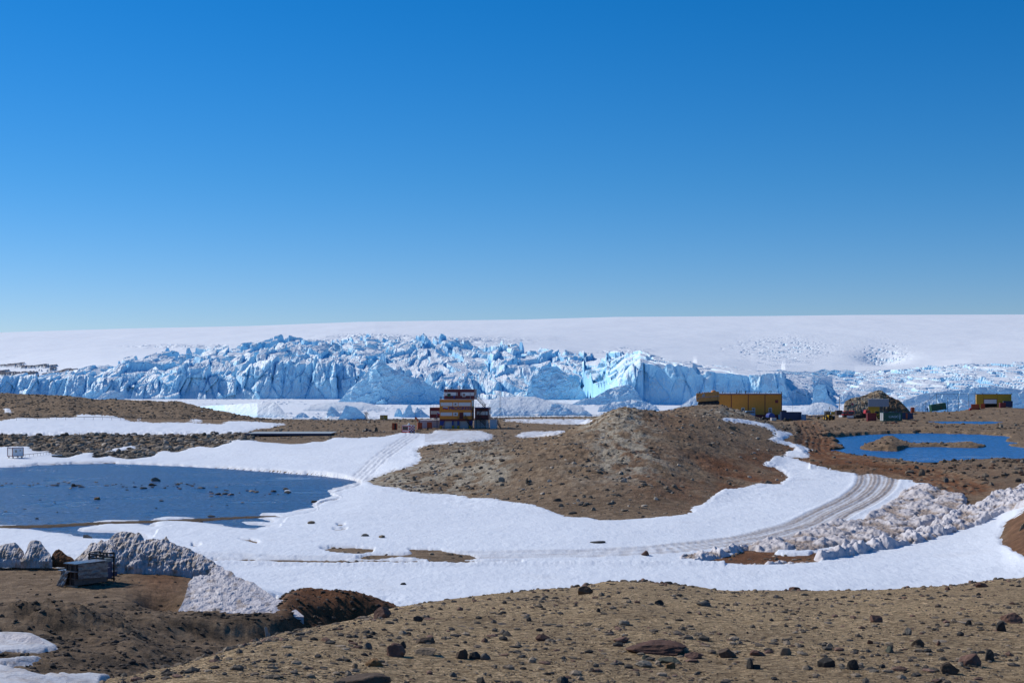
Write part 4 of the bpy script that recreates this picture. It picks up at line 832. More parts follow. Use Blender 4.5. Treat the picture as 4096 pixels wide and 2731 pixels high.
# neighbours of the station house
bx_ = empty('equipment_module', Ground(1972, 396), R(-8), 'white boxy module with a railed roof at the right foot of the station house', 'module')
k_ = 396/F
MB().box(-12.5*k_, 12.5*k_, 0, 2.6, -.4, 35*k_).build('body', LGT, bx_); MB().box(-13*k_, 13*k_, -.05, 2.65, 35*k_+.002, 36.5*k_).build('roof', STL, bx_)
railing('roof_rail', [(-12*k_, 0, 36*k_), (12*k_, 0, 36*k_), (12*k_, 2.5, 36*k_)], .75, bx_, DRK, .6)
stairs('stair', (13*k_+.2, .3, 22*k_), (30*k_, .3, 0), .8, bx_, rail=.8)
cb = empty('cold_store', Ground(1719, 404), R(-4), 'long low white store behind the two orange lockers left of the station house', 'building')
k_ = 404/F
MB().box(-40*k_, 38*k_, 0, 3, -.5, 31*k_).build('body', paint('pinkish_white', (.62, .58, .60), .6), cb); MB().box(-40.5*k_, 38*k_, -.1, 3.1, 31*k_+.002, 32.5*k_).build('roof', SNW, cb)
MB().box(-45*k_, -40*k_-.01, .3, 2.6, -.4, 29*k_).build('end_box', NAVY, cb)
def locker(px, Y, rz, w_, h, label, open_=False):
    e = empty('locker', Ground(px, Y), R(rz), label, 'locker', 'orange lockers standing around the station')
    mb = MB(); mb.box(-w_/2, w_/2, .04, 1.1, 0, h); mb.build('body', ORG, e)
    mb = MB()
    for a in (-w_/2, w_/2-.07): mb.box(a, a+.07, 0, .05, 0, h)
    mb.box(-w_/2, w_/2, 0, .05, h, h+.06); mb.build('frame', REDB, e)
    if open_: MB().box(.12, w_/2-.07, .0, .035, .1, h-.1).build('opening_shade', BLK, e); MB().box(-w_/2+.08, .1, -.02, .035, .06, h-.06).build('door', ORG, e)  # flat black panel stands for the shade inside the open locker
    else:
        d = MB().corr(-w_/2+.08, w_/2-.08, .06, h-.06, .035, .02, .2).build('door', ORG, e); MB().box(.2*w_, .2*w_+.05, -.04, .01, h*.4, h*.55).build('handle', STL, d)
locker(1576.5, 392, -12, 1.2, 1.85, 'orange locker with a black open side, leftmost of the three by the station', True)
locker(1680, 397, 8, 1.25, 1.8, 'orange locker standing right beside the windsock mast'); locker(1717.5, 397, -3, 1.3, 1.85, 'orange locker between the flagpole and its twin')
# chequered hut
ch = empty('beacon_hut', Ground(1633, 366), R(-38), 'small hut with red and white chequered side and a white dome on its roof', 'hut'); k_ = 366/F
Wf, Wd, Hh = 2.65, 2.1, 1.85
MB().box(-Wf/2, Wf/2, -Wd/2, Wd/2, .12, Hh).build('walls', WHT, ch); MB().box(-Wf/2-.06, Wf/2+.06, -Wd/2-.06, Wd/2+.06, -.25, .12).build('base', REDB, ch)
mb = MB()
for a, b, c, d in ((-Wf/2, Wf/2, .12, .3), (-Wf/2, Wf/2, Hh-.14, Hh), (-Wf/2, -Wf/2+.14, .3, Hh-.14), (Wf/2-.14, Wf/2, .3, Hh-.14), (-Wf/2+.14, Wf/2-.14, .55, .68)): mb.box(a, b, -Wd/2-.03, -Wd/2+.01, c, d)
mb.build('trim', RED, ch)
mb = MB()
for i in range(4):
    for j in range(5):
        if (i+j) % 2 == 0: mb.box(Wf/2-.01, Wf/2+.025, -Wd/2+i*Wd/4, -Wd/2+(i+1)*Wd/4, .12+j*(Hh-.12)/5, .12+(j+1)*(Hh-.12)/5)
mb.build('checker_squares', RED, ch)
window(ch, -.95, .85, .75, 1.6, -Wd/2-.03, .07, GLS, REDB, mull=False)
MB().box(-Wf/2-.05, Wf/2+.05, -Wd/2-.05, Wd/2+.05, Hh+.002, Hh+.07).build('roof', LGT, ch); MB().ball((.2, 0, Hh+.3), .3, 12, 8, 1.1).build('radome', WHT, ch, smooth=True)
# far yellow hut
yh = empty('hut', Ground(1534, 482), R(-2), 'small olive-yellow hut alone on the stony shore left of the station', 'hut'); k_ = 482/F
MB().box(-14*k_, 14*k_, 0, 2, -.1, 17*k_).build('walls', YEL, yh); MB().box(-14.6*k_, 14.6*k_, -.06, 2.06, 17*k_+.002, 18.2*k_).build('roof', NAVY, yh)
window(yh, -9*k_, 0, 8*k_, 13*k_, -.02, .07); MB().box(4*k_, 10*k_, -.03, .01, 1*k_, 13*k_).build('door', paint('ochre_door', (.5, .36, .08), .6), yh)
# sign post with many boards
sp = empty('signpost', Ground(1465, 440), 0, 'post stacked with many direction boards beside the stony strip', 'signpost'); k_ = 440/F
MB().bar((0, 0, -.2), (0, 0, 44*k_), .05, 6).build('post', WOOD, sp)
for i in range(11):
    z = (8+i*3.1)*k_; w_ = random.uniform(.45, .75); o_ = random.uniform(-.25, .25)
    mb = MB(); mb.prism([(-w_+o_, z), (w_+o_, z), (w_+o_+.12, z+.07), (w_+o_, z+.14), (-w_+o_, z+.14)], -.08, -.05); b_ = mb.build('direction_board', WOOD if i % 3 else paint('brown_board', (.16, .07, .04), .8), sp)
# cairn
cn = empty('cairn', Ground(1505, 378), 0, 'small dark stone cairn between the open locker and the platform', 'cairn')
mb = MB(); mb.prism([(-.62, -.2), (.62, -.2), (.45, .1), (.38, .55), (.3, 1.0), (.12, 1.25), (-.15, 1.2), (-.33, .9), (-.38, .4), (-.5, .12)], -.4, .4); mb.build('stones', M_ROCK, cn)
cov = MB()
for a, b, h in ((-1.2, -.3, .35), (-.6, .4, .75), (.1, 1.3, .45)): cov.ball(((a+b)/2, 0, 0), (b-a)*.62, 10, 6, h/((b-a)*.62))
c_ = cov.build('tarpaulin', DRK, None, smooth=True); c_.name = 'covered_sled'; c_.location = Ground(1467, 382); tag(c_, 'dark covered sled lying on the ground left of the cairn', 'sled')
# platform
pf = empty('landing_platform', P(1172, 1731, 362), R(1.0), 'flat blue-edged landing platform laid across the stony ground', 'platform')
pf.location.z = 3.85
MB().prism([(-10.8, -.0), (10.4, -.0), (10.4, .1), (-10.8, .1)], -8, 8).build('deck', paint('deck_grey', (.36, .41, .43), .7), pf)
MB().box(-10.9, 10.5, -8.1, -8.0-.002, -.3, .14).build('edge_beam', NAVY, pf)
for k in range(9):
    for y in (-7, 0, 7): MB().box(-10.4+k*2.5, -10.2+k*2.5, y-.1, y+.1, -1.6, -.01).build('leg', NAVY, pf)
# windsock, flagpole, tall mast
ws = empty('windsock_mast', Ground(1660, 392), 0, 'thin yellow windsock mast with a drooping orange sock', 'windsock'); k_ = 392/F
g_ = Ground(1660, 392).z; top = (HC-(1649-HZ)*k_)-g_
MB().bar((0, 0, -.2), (0, 0, top*.55), .06, 6).build('lower_mast', YEL, ws); MB().bar((0, 0, top*.55), (0, 0, top), .035, 6).build('upper_mast', DRK, ws)
MB().bar((-.3, 0, top*.98), (.3, 0, top*.98), .03, 5).build('crossbar', DRK, ws)
mb = MB(); mb.bar((.05, 0, top*.70), (.45, 0, top*.66), .28, 10, .24); mb.bar((.45, 0, top*.66), (.85, 0, top*.45), .22, 10, .1); mb.build('windsock', paint('windsock_orange', (.75, .13, .05), .7), ws)
fp = empty('flagpole', Ground(1748, 391), 0, 'blue flagpole in front of the station house flying a small tricolour', 'flagpole'); g_ = Ground(1748, 391).z
k_ = 391/F; top = (HC-(1645-HZ)*k_)-g_
MB().bar((0, 0, -.2), (0, 0, top*.75), .13, 8, .09).build('pole', NAVY, fp); MB().bar((0, 0, top*.75), (0, 0, top), .04, 6).build('pole_tip', STL, fp)
fl = empty('x', (0, 0, 0)); bpy.data.objects.remove(fl)
for i, mt in enumerate((TXW, TXB, RED)):
    mb = MB()
    for j in range(6):
        x0, x1 = j*.11, (j+1)*.11; f_ = lambda x: (.08*math.sin(x*9), top-.05-i*.24-x*.55)
        (ya, za), (yb_, zb_) = f_(x0), f_(x1)
        mb.add([(x0+.05, ya, za-.24), (x1+.05, yb_, zb_-.24), (x1+.05, yb_, zb_), (x0+.05, ya, za), (x0+.05, ya+.012, za-.24), (x1+.05, yb_+.012, zb_-.24), (x1+.05, yb_+.012, zb_), (x0+.05, ya+.012, za)], [(0, 1, 2, 3), (7, 6, 5, 4), (0, 4, 5, 1), (3, 2, 6, 7)])
    mb.build('flag_stripe', mt, fp)
def mast(px, Y, ptop, label, r=.05, mat=DRK, guys=0, name='mast', cat='mast', group=None, foot=False):
    g = Ground(px, Y); e = empty(name, g, 0, label, cat, group); h = (HC-(ptop-HZ)*Y/F)-g.z
    MB().bar((0, 0, -.3), (0, 0, h), r, 6, r*.6).build('pole', mat, e)
    for q in range(guys):
        a = 2*math.pi*(q+.3)/guys; MB().bar((0, 0, h*.72), (math.cos(a)*h*.45, math.sin(a)*h*.45, -.2), .012, 3).build('guy_wire', mat, e)
    if foot: MB().bar((0, 0, -.2), (0, 0, .5), .3, 8, .1).build('foot', mat, e)
    return e
mast(2000, 452, 1518, 'tallest thin mast with guy wires, right of the station house', .07, guys=3)
mast(3171, 455, 1588, 'thin pole rising behind the dark blue container', .035); mast(3358, 470, 1585, 'lone brown pole left of the brown rock outcrop', .11, WOOD)
mast(3791, 538, 1589, 'dark leaning-foot pole right beside the tilted green container', .09, foot=True)
mast(3900.5, 570, 1567, 'thick dark pole behind the orange boxes left of the far hangar', .13)
for i, (a, t_) in enumerate(((704, 1726), (747, 1724), (762, 1727), (804, 1724))):
    mast(a, 378, t_, 'thin marker stake sticking out of the boulder strip', .025, WOOD, name='marker_stake', cat='stake', group='marker stakes in the boulder strip')
# trestles and fences
def trestle(pts, h, label, name='pipe_trestle', cat='pipe', gap=2.3, rails=(1.0,), r=.07, mat=DRK, post=.045):
    p = [Ground(a, y) for a, y in pts]; c_ = p[0].copy(); e = empty(name, c_, 0, label, cat); q = []
    for a, b in zip(pts[:-1], pts[1:]):
        L = (Ground(*b)-Ground(*a)).length; n = max(1, round(L/gap))
        q += [Ground(a[0]+(b[0]-a[0])*k/n, a[1]+(b[1]-a[1])*k/n)-c_ for k in range(n)]
    q.append(p[-1]-c_)
    zz = np.array([v.z for v in q]); kern = np.ones(5)/5; zz = np.convolve(np.pad(zz, 2, mode='edge'), kern, 'valid')
    T_ = [Vector((v.x, v.y, z+h)) for v, z in zip(q, zz)]
    for rr in rails:
        mb = MB()
        for a, b in zip(T_[:-1], T_[1:]): mb.bar(a-Vector((0, 0, h*(1-rr))), b-Vector((0, 0, h*(1-rr))), r, 5)
        mb.build('pipe' if cat == 'pipe' else 'rail', mat, e)
    for v, t_ in zip(q[:100], T_): MB().bar((v.x, v.y, v.z-.3), t_, post, 5).build('post', mat, e)
    return e
trestle([(-60, 455), (150, 458), (300, 462), (520, 462), (700, 460), (850, 456), (1000, 452), (1150, 450)], .9, 'long low pipe on thin legs crossing the upper snow band at left', gap=3.2)
trestle([(1160, 450), (1300, 448), (1430, 445), (1560, 442), (1680, 440)], 1.0, 'dark two-rail fence behind the signpost and lockers', 'fence', 'fence', gap=2.2, rails=(1., .55), r=.05)
trestle([(1990, 470), (2100, 470), (2250, 470), (2410, 470)], .95, 'dark two-rail fence along the shore right of the station house', 'fence', 'fence', gap=1.8, rails=(1., .45), r=.055)
trestle([(84, 298), (150, 303), (220, 312), (308, 322), (400, 332)], .62, 'thin pipe on short posts leading from the little hut into the boulders', gap=1.5, r=.05, post=.03)
trestle([(1345, 345), (1480, 356), (1560, 362), (1605, 366)], .55, 'low wire fence between the platform and the chequered hut', 'fence', 'fence', gap=1.3, rails=(1., .5), r=.025, post=.025)
trestle([(1666, 366), (1685, 378), (1720, 384), (1810, 390)], .75, 'low railing between the chequered hut and the station legs', 'railing', 'railing', gap=1.0, rails=(1., .5), r=.03, post=.03)
trestle([(3224, 455), (3262, 458), (3302, 460)], .7, 'thin pipe on legs between the light blue box and the tractor', gap=1.8)
trestle([(3640, 545), (3662, 545), (3690, 545)], 2.2, 'cable tray on tall thin posts behind the orange crate', gap=1.6, r=.05)
# white hut by the lake
hu = empty('hut', Ground(50, 296), R(44), 'tiny white hut with dark red corner trim by the left lake shore', 'hut')
a_ = 2.35; h0, h1 = .45, 2.15
mb = MB(); mb.box(0, a_, 0, a_, h0, h1); hu_b = mb.build('walls', WHT, hu)
mb = MB()
for x, y in ((0, 0), (a_, 0), (0, a_)): mb.box(x-.06, x+.06, y-.06, y+.06, h0-.1, h1+.06)
for z in (h0-.06, h1): mb.box(.06, a_-.06, -.05, 0, z, z+.1); mb.box(-.05, 0, .06, a_-.06, z, z+.1)
mb.build('trim', MAR, hu); MB().box(-.1, a_+.1, -.1, a_+.1, h1+.11, h1+.17).build('roof', SNW, hu)
for a, b, c, d in ((.45, 1.0, 1.15, 1.8), (1.45, 1.85, 1.4, 1.85)): window(hu, a, b, c, d, -.01, .06, paint('wood_pane', (.3, .25, .15), .4))
for x, y in ((.2, .2), (a_-.2, .2), (.2, a_-.2), (a_-.2, a_-.2)): MB().box(x-.1, x+.1, y-.1, y+.1, -.5, h0-.11).build('leg', DRK, hu)
db = MB().box(-.95, .95, -.8, .8, -.2, .32).build('dark_box', BLK, None); db.location = Ground(228, 303); db.rotation_euler.z = R(8); tag(db, 'low black box lying in the snow right of the little white hut', 'box')
db.data.materials[0] = BLK
MB().box(-1.0, 1.0, -.85, .85, .322, .37).build('lid', STL, db)
# ------------------------------------------------------------------ ochre depot
Yd = 442.0; kd = Yd/F; gd = HC-(1668-HZ)*kd
de = empty('depot_building', Vector(((3000-CX)*kd, Yd, gd)), R(-2), 'large ochre depot building with maroon strips and a cluttered flat roof', 'building')
vx = lambda px: (px-3000)*kd
vz = lambda py: (1668-py)*kd
MB().box(vx(2850), vx(3126.5), 0, 12, vz(1672), vz(1578)).build('walls', OCH, de)
MB().box(vx(2849), vx(3128.5), -.15, 12.2, vz(1578), vz(1574.5)).build('fascia', MAR, de); MB().box(vx(2849.5), vx(3128), -.1, 12.1, vz(1574.5)+.002, vz(1573)).build('roof', SNW, de)
for a in (2925.5, 2993, 3059.5, 3126): MB().box(vx(a)-.1, vx(a)+.1, -.06, .01, vz(1671), vz(1578)-.01).build('wall_strip', MAR, de)
MB().box(vx(3010), vx(3112), -.35, -.01, -1.6, vz(1658)).build('plinth', REDB, de)
MB().box(vx(3112), vx(3126), -.3, -.01, -1.6, vz(1657)).build('service_door', LGT, de)
for a, b, c, d in ((2965.5, 2977.5, 1630, 1642.5), (3008, 3020, 1630.5, 1656), (3074.5, 3087, 1630.5, 1655)): window(de, vx(a), vx(b), vz(d), vz(c), -.01, .12)
MB().box(vx(3100), vx(3112), -.08, .01, vz(1611), vz(1599)).build('vent_grille', REDB, de)
for i in range(3): MB().box(vx(3062+i*3.6), vx(3064.5+i*3.6), -.1, .01, vz(1652), vz(1648.5)).build('small_box', REDB, de)
railing('roof_rail', [(vx(2876), .1, vz(1573)), (vx(3128), .1, vz(1573))], .55, de, STL, 1.6, r=.02)
for a, h, w_, m_ in ((2893, 8, 2.6, DRK), (2902, 4, 3, GRY), (2923, 5, 3.4, GRY), (2948, 4, 4, DRK), (2955, 4, 3.5, GRY), (2984, 10, 4.5, DRK), (2994, 3, 2.5, GRY), (3019, 5, 2.2, GRY), (3029, 6.5, 3.2, GRY), (3040, 6, 2.6, DRK), (3065, 5, 2.8, GRY), (3127, 6, 2.2, DRK)):
    mb = MB(); x = vx(a); z = vz(1573); ww = w_*kd
    mb.box(x-ww*.5, x+ww*.5, 1.0, 1.0+ww, z, z+h*kd*.75); mb.box(x-ww*.75, x+ww*.75, .9, 1.1+ww, z+h*kd*.75+.003, z+h*kd); mb.build('roof_vent', m_, de)
for a, h in ((2950, 16), (2961, 12), (2967, 12), (3083, 7)): MB().bar((vx(a), 1.5, vz(1573)), (vx(a), 1.5, vz(1573-h)), .09, 6).build('chimney', DRK, de)
mb = MB(); pr = [(vx(3083)+.5*math.cos(t), vz(1568)+.35*math.sin(t)) for t in np.linspace(0, 3.1, 8)]
for (a, b), (c, d) in zip(pr[:-1], pr[1:]): mb.bar((a, 1.5, b), (c, 1.5, d), .09, 6)
mb.build('curved_pipe', DRK, de)
# ------------------------------------------------------------------ containers
def container(px, Y, rz, L, W, H, mat, label, name='shipping_container', end=None, cat='container', tilt=0, dz=0, rail=None, corr=True, group='steel containers around the yard', ends=True):
    e = empty(name, Ground(px, Y)+Vector((0, 0, dz)), R(rz), label, cat, group); e.rotation_euler = (0, -R(tilt), R(rz))
    l = L/2; t = .1
    mb = MB(); mb.box(-l+t, l-t, t, W-t, .08, H-.08); mb.build('body', mat, e)
    if corr:
        MB().corr(-l+t, l-t, t, H-t, t-.01, .035, .3).build('side_wall', mat, e)
    rm = rail or mat
    mb = MB()
    for x in (-l, l-t):
        for y in (0, W-t): mb.box(x, x+t, y, y+t, 0, H)
    for y in (0, W-t):
        for z in (0, H-t): mb.box(-l+t, l-t, y, y+t, z, z+t)
    for x in (-l, l-t):
        for z in (0, H-t): mb.box(x, x+t, t, W-t, z, z+t)
    mb.build('frame', rm, e)
    if ends:
        mb = MB(); mb.box(-l+.0, -l+t-.02, t+.02, W/2-.01, t+.01, H-t-.01); mb.box(-l, -l+t-.02, W/2+.01, W-t-.02, t+.01, H-t-.01); d_ = mb.build('door', end or mat, e)
        mb = MB()
        for y in (W*.28, W*.42, W*.58, W*.72): mb.bar((-l-.03, y, .15), (-l-.03, y, H-.15), .02, 5)
        mb.build('lock_bar', STL, d_)
    return e
container(3166, 431, 0, 6.1, 2.4, 2.55, NAVY, 'long dark blue container against the right end of the ochre depot')
container(3215.5, 430, 0, 1.35, 1.6, 1.85, LBL, 'small light blue box next to the dark blue container by the depot', name='storage_box', cat='box', corr=False)
container(3136, 458, 0, 1.7, 2.4, 2.5, NAVY, 'blue container end peeping over behind the long dark blue container')
ua = container(3571, 432, 9, 6.06, 2.44, 2.55, GRN, 'green container lettered UASC with a pale end face', end=LGT, rail=None)
text_mesh('lettering', 'UASC', .95, TXW, ua, (.35, .055, 1.3), .012, 1.35, .012)
mb = MB()
for i in range(7):
    for j in range(2): mb.box(2.15+j*.19, 2.30+j*.19, .04, .075, .55+i*.20, .69+i*.20)
mb.build('emblem_bars', TXW, ua)
mb = MB()
for i in range(4): mb.box(1.95+i*.17, 2.05+i*.17, .045, .075, 2.16, 2.25)
mb.box(-2.6, -2.3, .045, .075, .28, .34); mb.build('code_marks', TXW, ua)
MB().box(-2.7, 2.9, -.02, .5, 2.553, 2.75).build('roof_beam', NAVY, ua)
mb = MB(); mb.ball((-.2, 1.3, 2.58), .75, 10, 6, .35); mb.ball((.6, 1.3, 2.58), .6, 10, 6, .35); mb.build('tarpaulin', GRN, ua, smooth=True)
bc = container(3622, 452, 12, 5.2, 2.4, 2.0, NAVY, 'dark blue container with an orange door behind the green lettered one')
MB().box(.1, .75, .03, .06, .1, 1.9).build('orange_door', ORG, bc)
container(3488, 428, -3, 2.65, 2.2, 2.35, REDB, 'dark red cube-shaped container in front of the yellow machine')
container(3652, 520, -4, 1.25, 1.2, 1.95, ORG, 'upright orange crate at the right end of the vehicle row', name='crate', cat='crate', corr=False)
tc = container(3757, 541, 4, 5.8, 2.4, 2.45, GRN, 'tilted green container propped on rocks between the poles', tilt=8.5, dz=.75)
mb = MB()
for i in range(9): mb.box(-.9+i*.2, -.78+i*.2, .04, .075, 2.05, 2.15)
mb.build('code_marks', LGT, tc); MB().box(.7, 1.1, .04, .075, .3, 1.3).build('rust_patch', paint('rust', (.2, .09, .05), .8), tc)
container(3901, 548, -14, 2.9, 1.8, 2.1, ORG, 'rusty orange box container left of the far hangar, the larger one', end=ORG)
container(3931, 556, -22, 1.5, 1.6, 1.95, ORG, 'narrow orange and dark green crate by the hangar doorway', name='crate', end=GRN, cat='crate')
mb = MB(); mb.box(-.5, .5, 0, .8, 0, .35); mb.box(-.35, .35, .1, .7, .36, .9); b_ = mb.build('red_machine_part', RED, None); b_.location = Ground(3883, 548); tag(b_, 'small red machine part left of the larger orange box', 'machine part')
mb = MB(); mb.ball((0, .4, .35), .45, 10, 6, .9); mb.box(-.6, .6, .1, .8, 0, .3); b_ = mb.build('dark_barrel', BLK, None, smooth=False); b_.location = Ground(3917, 550); tag(b_, 'black barrel between the two orange boxes at the hangar', 'barrel')
container(4012, 562, -6, 2.2, 2.0, 1.95, REDB, 'dark red container leaning at the right of the hangar door')
container(4032, 572, -16, 3.6, 2.6, 2.55, NAVY, 'blue container with a grey end at the right corner of the hangar', end=GRY)
# hangar
Yk = 578.0; kk = Yk/F; gk = HC-(1631-HZ)*kk
ha = empty('hangar', Vector(((3975.5-CX)*kk, Yk, gk)), R(-17), 'yellow hangar with a half-open white shutter on the far right', 'building')
hx = lambda px: (px-3975.5)*kk
hz = lambda py: (1631-py)*kk
mb = MB(); mb.box(hx(3909), hx(3936.5), 0, .3, -.6, hz(1577)); mb.box(hx(3987.5), hx(4042), 0, .3, -.6, hz(1577)); mb.box(hx(3936.5), hx(3987.5), 0, .3, hz(1595), hz(1577))
mb.box(hx(3909), hx(3909)+.3, .3, 14, -.6, hz(1577)); mb.box(hx(4042)-.3, hx(4042), .3, 14, -.6, hz(1577)); mb.box(hx(3909)+.3, hx(4042)-.3, 13.7, 14, -.6, hz(1577)); mb.build('walls', paint('mustard_paint', (.60, .34, .02), .55, wear=.2), ha)
MB().box(hx(3908.3), hx(4042.8), -.15, 14.1, hz(1577)+.002, hz(1575.8)).build('roof', NAVY, ha)
MB().box(hx(3938.2), hx(3986), .05, .15, hz(1614), hz(1597)).build('shutter', WHT, ha)
mb = MB(); mb.box(hx(3936), hx(3938), -.06, .32, -.4, hz(1595)); mb.box(hx(3986.2), hx(3988), -.06, .32, -.4, hz(1595)); mb.box(hx(3936), hx(3988), -.07, .33, hz(1597), hz(1594.7)); mb.build('door_frame', MAR, ha)
MB().box(hx(3937), hx(3987), .4, 12, -.58, -.5).build('floor', BLK, ha)
mb = MB(); mb.box(hx(3937), hx(3987), 3, 3.2, -.5, hz(1596)); mb.build('interior_shade', BLK, ha)  # black sheet stands for the shaded interior behind the half-open shutter
for a in (3935.5, 3988.8): MB().box(hx(a)-.04, hx(a)+.04, -.03, .01, hz(1594), hz(1577.5)).build('wall_strip', MAR, ha)
MB().box(hx(4035), hx(4036.5), -.06, .01, hz(1591), hz(1585)).build('sign_strip', MAR, ha)
for a in (3933, 3986, 4043): MB().box(hx(a)-.2, hx(a)+.2, -.3, .1, hz(1575.5), hz(1573)).build('floodlight', DRK, ha)
MB().bar((hx(3934), 0, hz(1575)), (hx(3922), 0, hz(1569)), .04, 5).build('antenna', DRK, ha)  # slanting antenna on the roof edge
# overhead line from the tray to the hangar
ln = empty('utility_line', Ground(3703, 545), 0, 'overhead cable line on tall thin poles between tilted container and hangar', 'cable line'); c_ = ln.location.copy()
tops = [(3690, 1623), (3703, 1608), (3746, 1575), (3833.5, 1576), (3875, 1576), (3908, 1576)]
for a, t_ in tops[1:5]:
    g = Ground(a, 545)-c_; MB().bar((g.x, 0, g.z-.3), (g.x, 0, P(a, t_, 545).z-c_.z+.05), .075, 5).build('pole', DRK, ln)
for (a, p), (b, q) in zip(tops[:-1], tops[1:]): MB().bar(P(a, p, 545)-c_, P(b, q, 545)-c_, .06 if p != q else .04, 5).build('cable', DRK, ln)
for a, p, b, q in ((3767, 1575.5, 3746, 1594), (3812, 1575.5, 3833.5, 1595)): MB().bar(P(a, p, 545)-c_, P(b, q, 545)-c_, .04, 5).build('brace', DRK, ln)
# grey module on a yellow base, yellow loader before it
gm = empty('grey_module', Ground(3514, 478), R(-13), 'grey corrugated module raised on a mustard base before the rock outcrop', 'module'); km = 478/F; g_ = gm.location.z; z1 = HC-(1597-HZ)*km-g_; z0 = HC-(1626-HZ)*km-g_
MB().box(-40*km, 40*km, 0, 2.8, z0, z1).build('walls', GRY, gm)
MB().corr(-40*km, 16*km, z0+.05, z1-.05, -.002, .02, .9).build('cladding', GRY, gm); MB().corr(16.5*km, 40*km, z0+.05, z1-.05, -.002, .05, .42).build('cladding', GRY, gm)
MB().box(-40.3*km, 40.3*km, -.06, 2.86, z1+.002, z1+.12).build('roof', LGT, gm)
MB().box(-40*km, 4*km, .1, 2.6, -.4, z0-.01).build('base', YEL, gm); mb = MB()
for a in (10, 24, 38): mb.box(a*km-.1, a*km+.1, .3, .5, -.4, z0-.01); mb.box(a*km-.1, a*km+.1, 2.2, 2.4, -.4, z0-.01)
mb.build('legs', DRK, gm)
def wheel(parent, x, y, z, r, w_, hub=YEL):
    o = MB().bar((x, y-w_/2, z), (x, y+w_/2, z), r, 18).build('wheel', TYR, parent)
    MB().bar((x, y-w_/2-.02, z), (x, y+w_/2+.02, z), r*.5, 12).build('rim', hub, o); return o
def wheelx(parent, x, y, z, r, w_, hub=YEL):
    o = MB().bar((x-w_/2, y, z), (x+w_/2, y, z), r, 18).build('wheel', TYR, parent)
    MB().bar((x-w_/2-.02, y, z), (x+w_/2+.02, y, z), r*.5, 12).build('rim', hub, o); return o
lo = empty('loader', Ground(3504, 445), R(-10), 'yellow loader half hidden behind the dark red cube container', 'loader')
MB().box(-1.6, 1.3, 0, 1.6, .7, 1.6).build('body', YEL, lo)
MB().box(-.2, .9, .2, 1.5, 1.62, 2.5).build('cab', GLS, lo); MB().box(-.3, 1.0, .1, 1.6, 2.5, 2.62).build('cab_roof', YEL, lo)
for x in (-1.1, .9): wheel(lo, x, -.05, .6, .6, .4)
MB().bar((-1.3, .5, 1.5), (-1.3, .5, 2.9), .09, 6).build('exhaust', YEL, lo)
# snow groomers
def tracks(parent, L, r, y0, y1, z=0, n=5):
    for y in (y0, y1):
        mb = MB(); pts = []
        for k in range(9):
            t = math.pi/2+math.pi*k/8; pts.append((-L/2+r+r*math.cos(t), z+r+r*math.sin(t)))
        for k in range(9):
            t = -math.pi/2+math.pi*k/8; pts.append((L/2-r+r*math.cos(t), z+r+r*math.sin(t)))
        mb.prism(pts, y-.25, y+.25)
        for k in range(int(L/.16)):
            x = -L/2+r*.6+k*.16
            if x < L/2-r*.6: mb.box(x, x+.06, y-.27, y+.27, z+2*r, z+2*r+.05); mb.box(x, x+.06, y-.27, y+.27, z-.05, z)
        o = mb.build('track', TYR, parent)
        for k in range(n):
            x = -L/2+r+(L-2*r)*k/(n-1); MB().bar((x, y-.29, z+r*.95), (x, y+.29, z+r*.95), r*.78, 14).build('road_wheel', DRK, o)
def groomer(px, Y, rz, label, blade=True, sc=1.0, crane=False):
    e = empty('snow_groomer', Ground(px, Y), R(rz), label, 'snow groomer', 'red tracked machines parked in the yard'); e.scale = (sc,)*3
    tracks(e, 3.4, .42, -.75, .75)
    MB().box(-1.6, 1.5, -.5, .5, .45, .95).build('chassis', DRK, e)
    MB().prism([(-1.5, .96), (-1.62, 1.35), (-1.35, 1.5), (-1.1, 2.3), (-.9, 2.4), (.25, 2.4), (.4, 1.5), (.45, .96)], -.72, .72).build('cab', RED, e)
    MB().prism([(-1.36, 1.52), (-1.16, 2.2), (-.1, 2.22), (-.1, 1.5)], -.75, .75).build('window', GLS, e)
    MB().add([(-1.66, -.6, 1.38), (-1.66, .6, 1.38), (-1.2, .6, 2.26), (-1.2, -.6, 2.26), (-1.4, -.6, 1.4), (-1.4, .6, 1.4), (-1.05, .6, 2.26), (-1.05, -.6, 2.26)], [(0, 3, 2, 1), (4, 5, 6, 7), (0, 1, 5, 4), (2, 3, 7, 6)]).build('windscreen', GLS, e)
    MB().box(.5, 1.7, -.6, .6, .96, 1.35).build('bed', DRK, e)
    mb = MB()
    for y in (-.6, .6): mb.bar((-.9, y, 2.42), (-.9, y, 2.6), .06, 6)
    mb.build('beacon_lamp', ORG, e)
    if blade: MB().prism([(-2.35, .1), (-2.2, .1), (-2.32, .5), (-2.2, .95), (-2.35, .95), (-2.45, .5)], -1.1, 1.1).build('blade', LGT, e); MB().box(-2.2, -1.6, -.3, .3, .4, .6).build('blade_arm', DRK, e)
    return e
container(3358, 468, 4, 2.0, 2.0, 1.6, paint('brown_box', (.11, .07, .06), .7), 'dark brown cabin box on runners at the left end of the vehicle row', name='cabin_sled', cat='sled cabin', dz=.55, corr=False)
groomer(3385, 458, 20, 'red snow groomer with a raised white blade behind, beside the brown cabin sled', sc=.9)
groomer(3409, 452, 62, 'middle red snow groomer facing the camera with a dark windscreen')
g3 = groomer(3462, 450, 195, 'red snow groomer with a black folding crane on its bed', blade=False, sc=1.0)
cr_ = MB(); cr_.bar((1.4, 0, 1.2), (1.9, 0, 3.6), .16, 6, .1); cr_.bar((1.9, 0, 3.6), (2.7, 0, 1.4), .13, 6, .09); cr_.bar((1.2, .3, 1.2), (1.95, 0, 3.3), .08, 5); cr_.box(1.0, 1.7, -.5, .5, .96, 1.6); cr_.build('crane', BLK, g3)
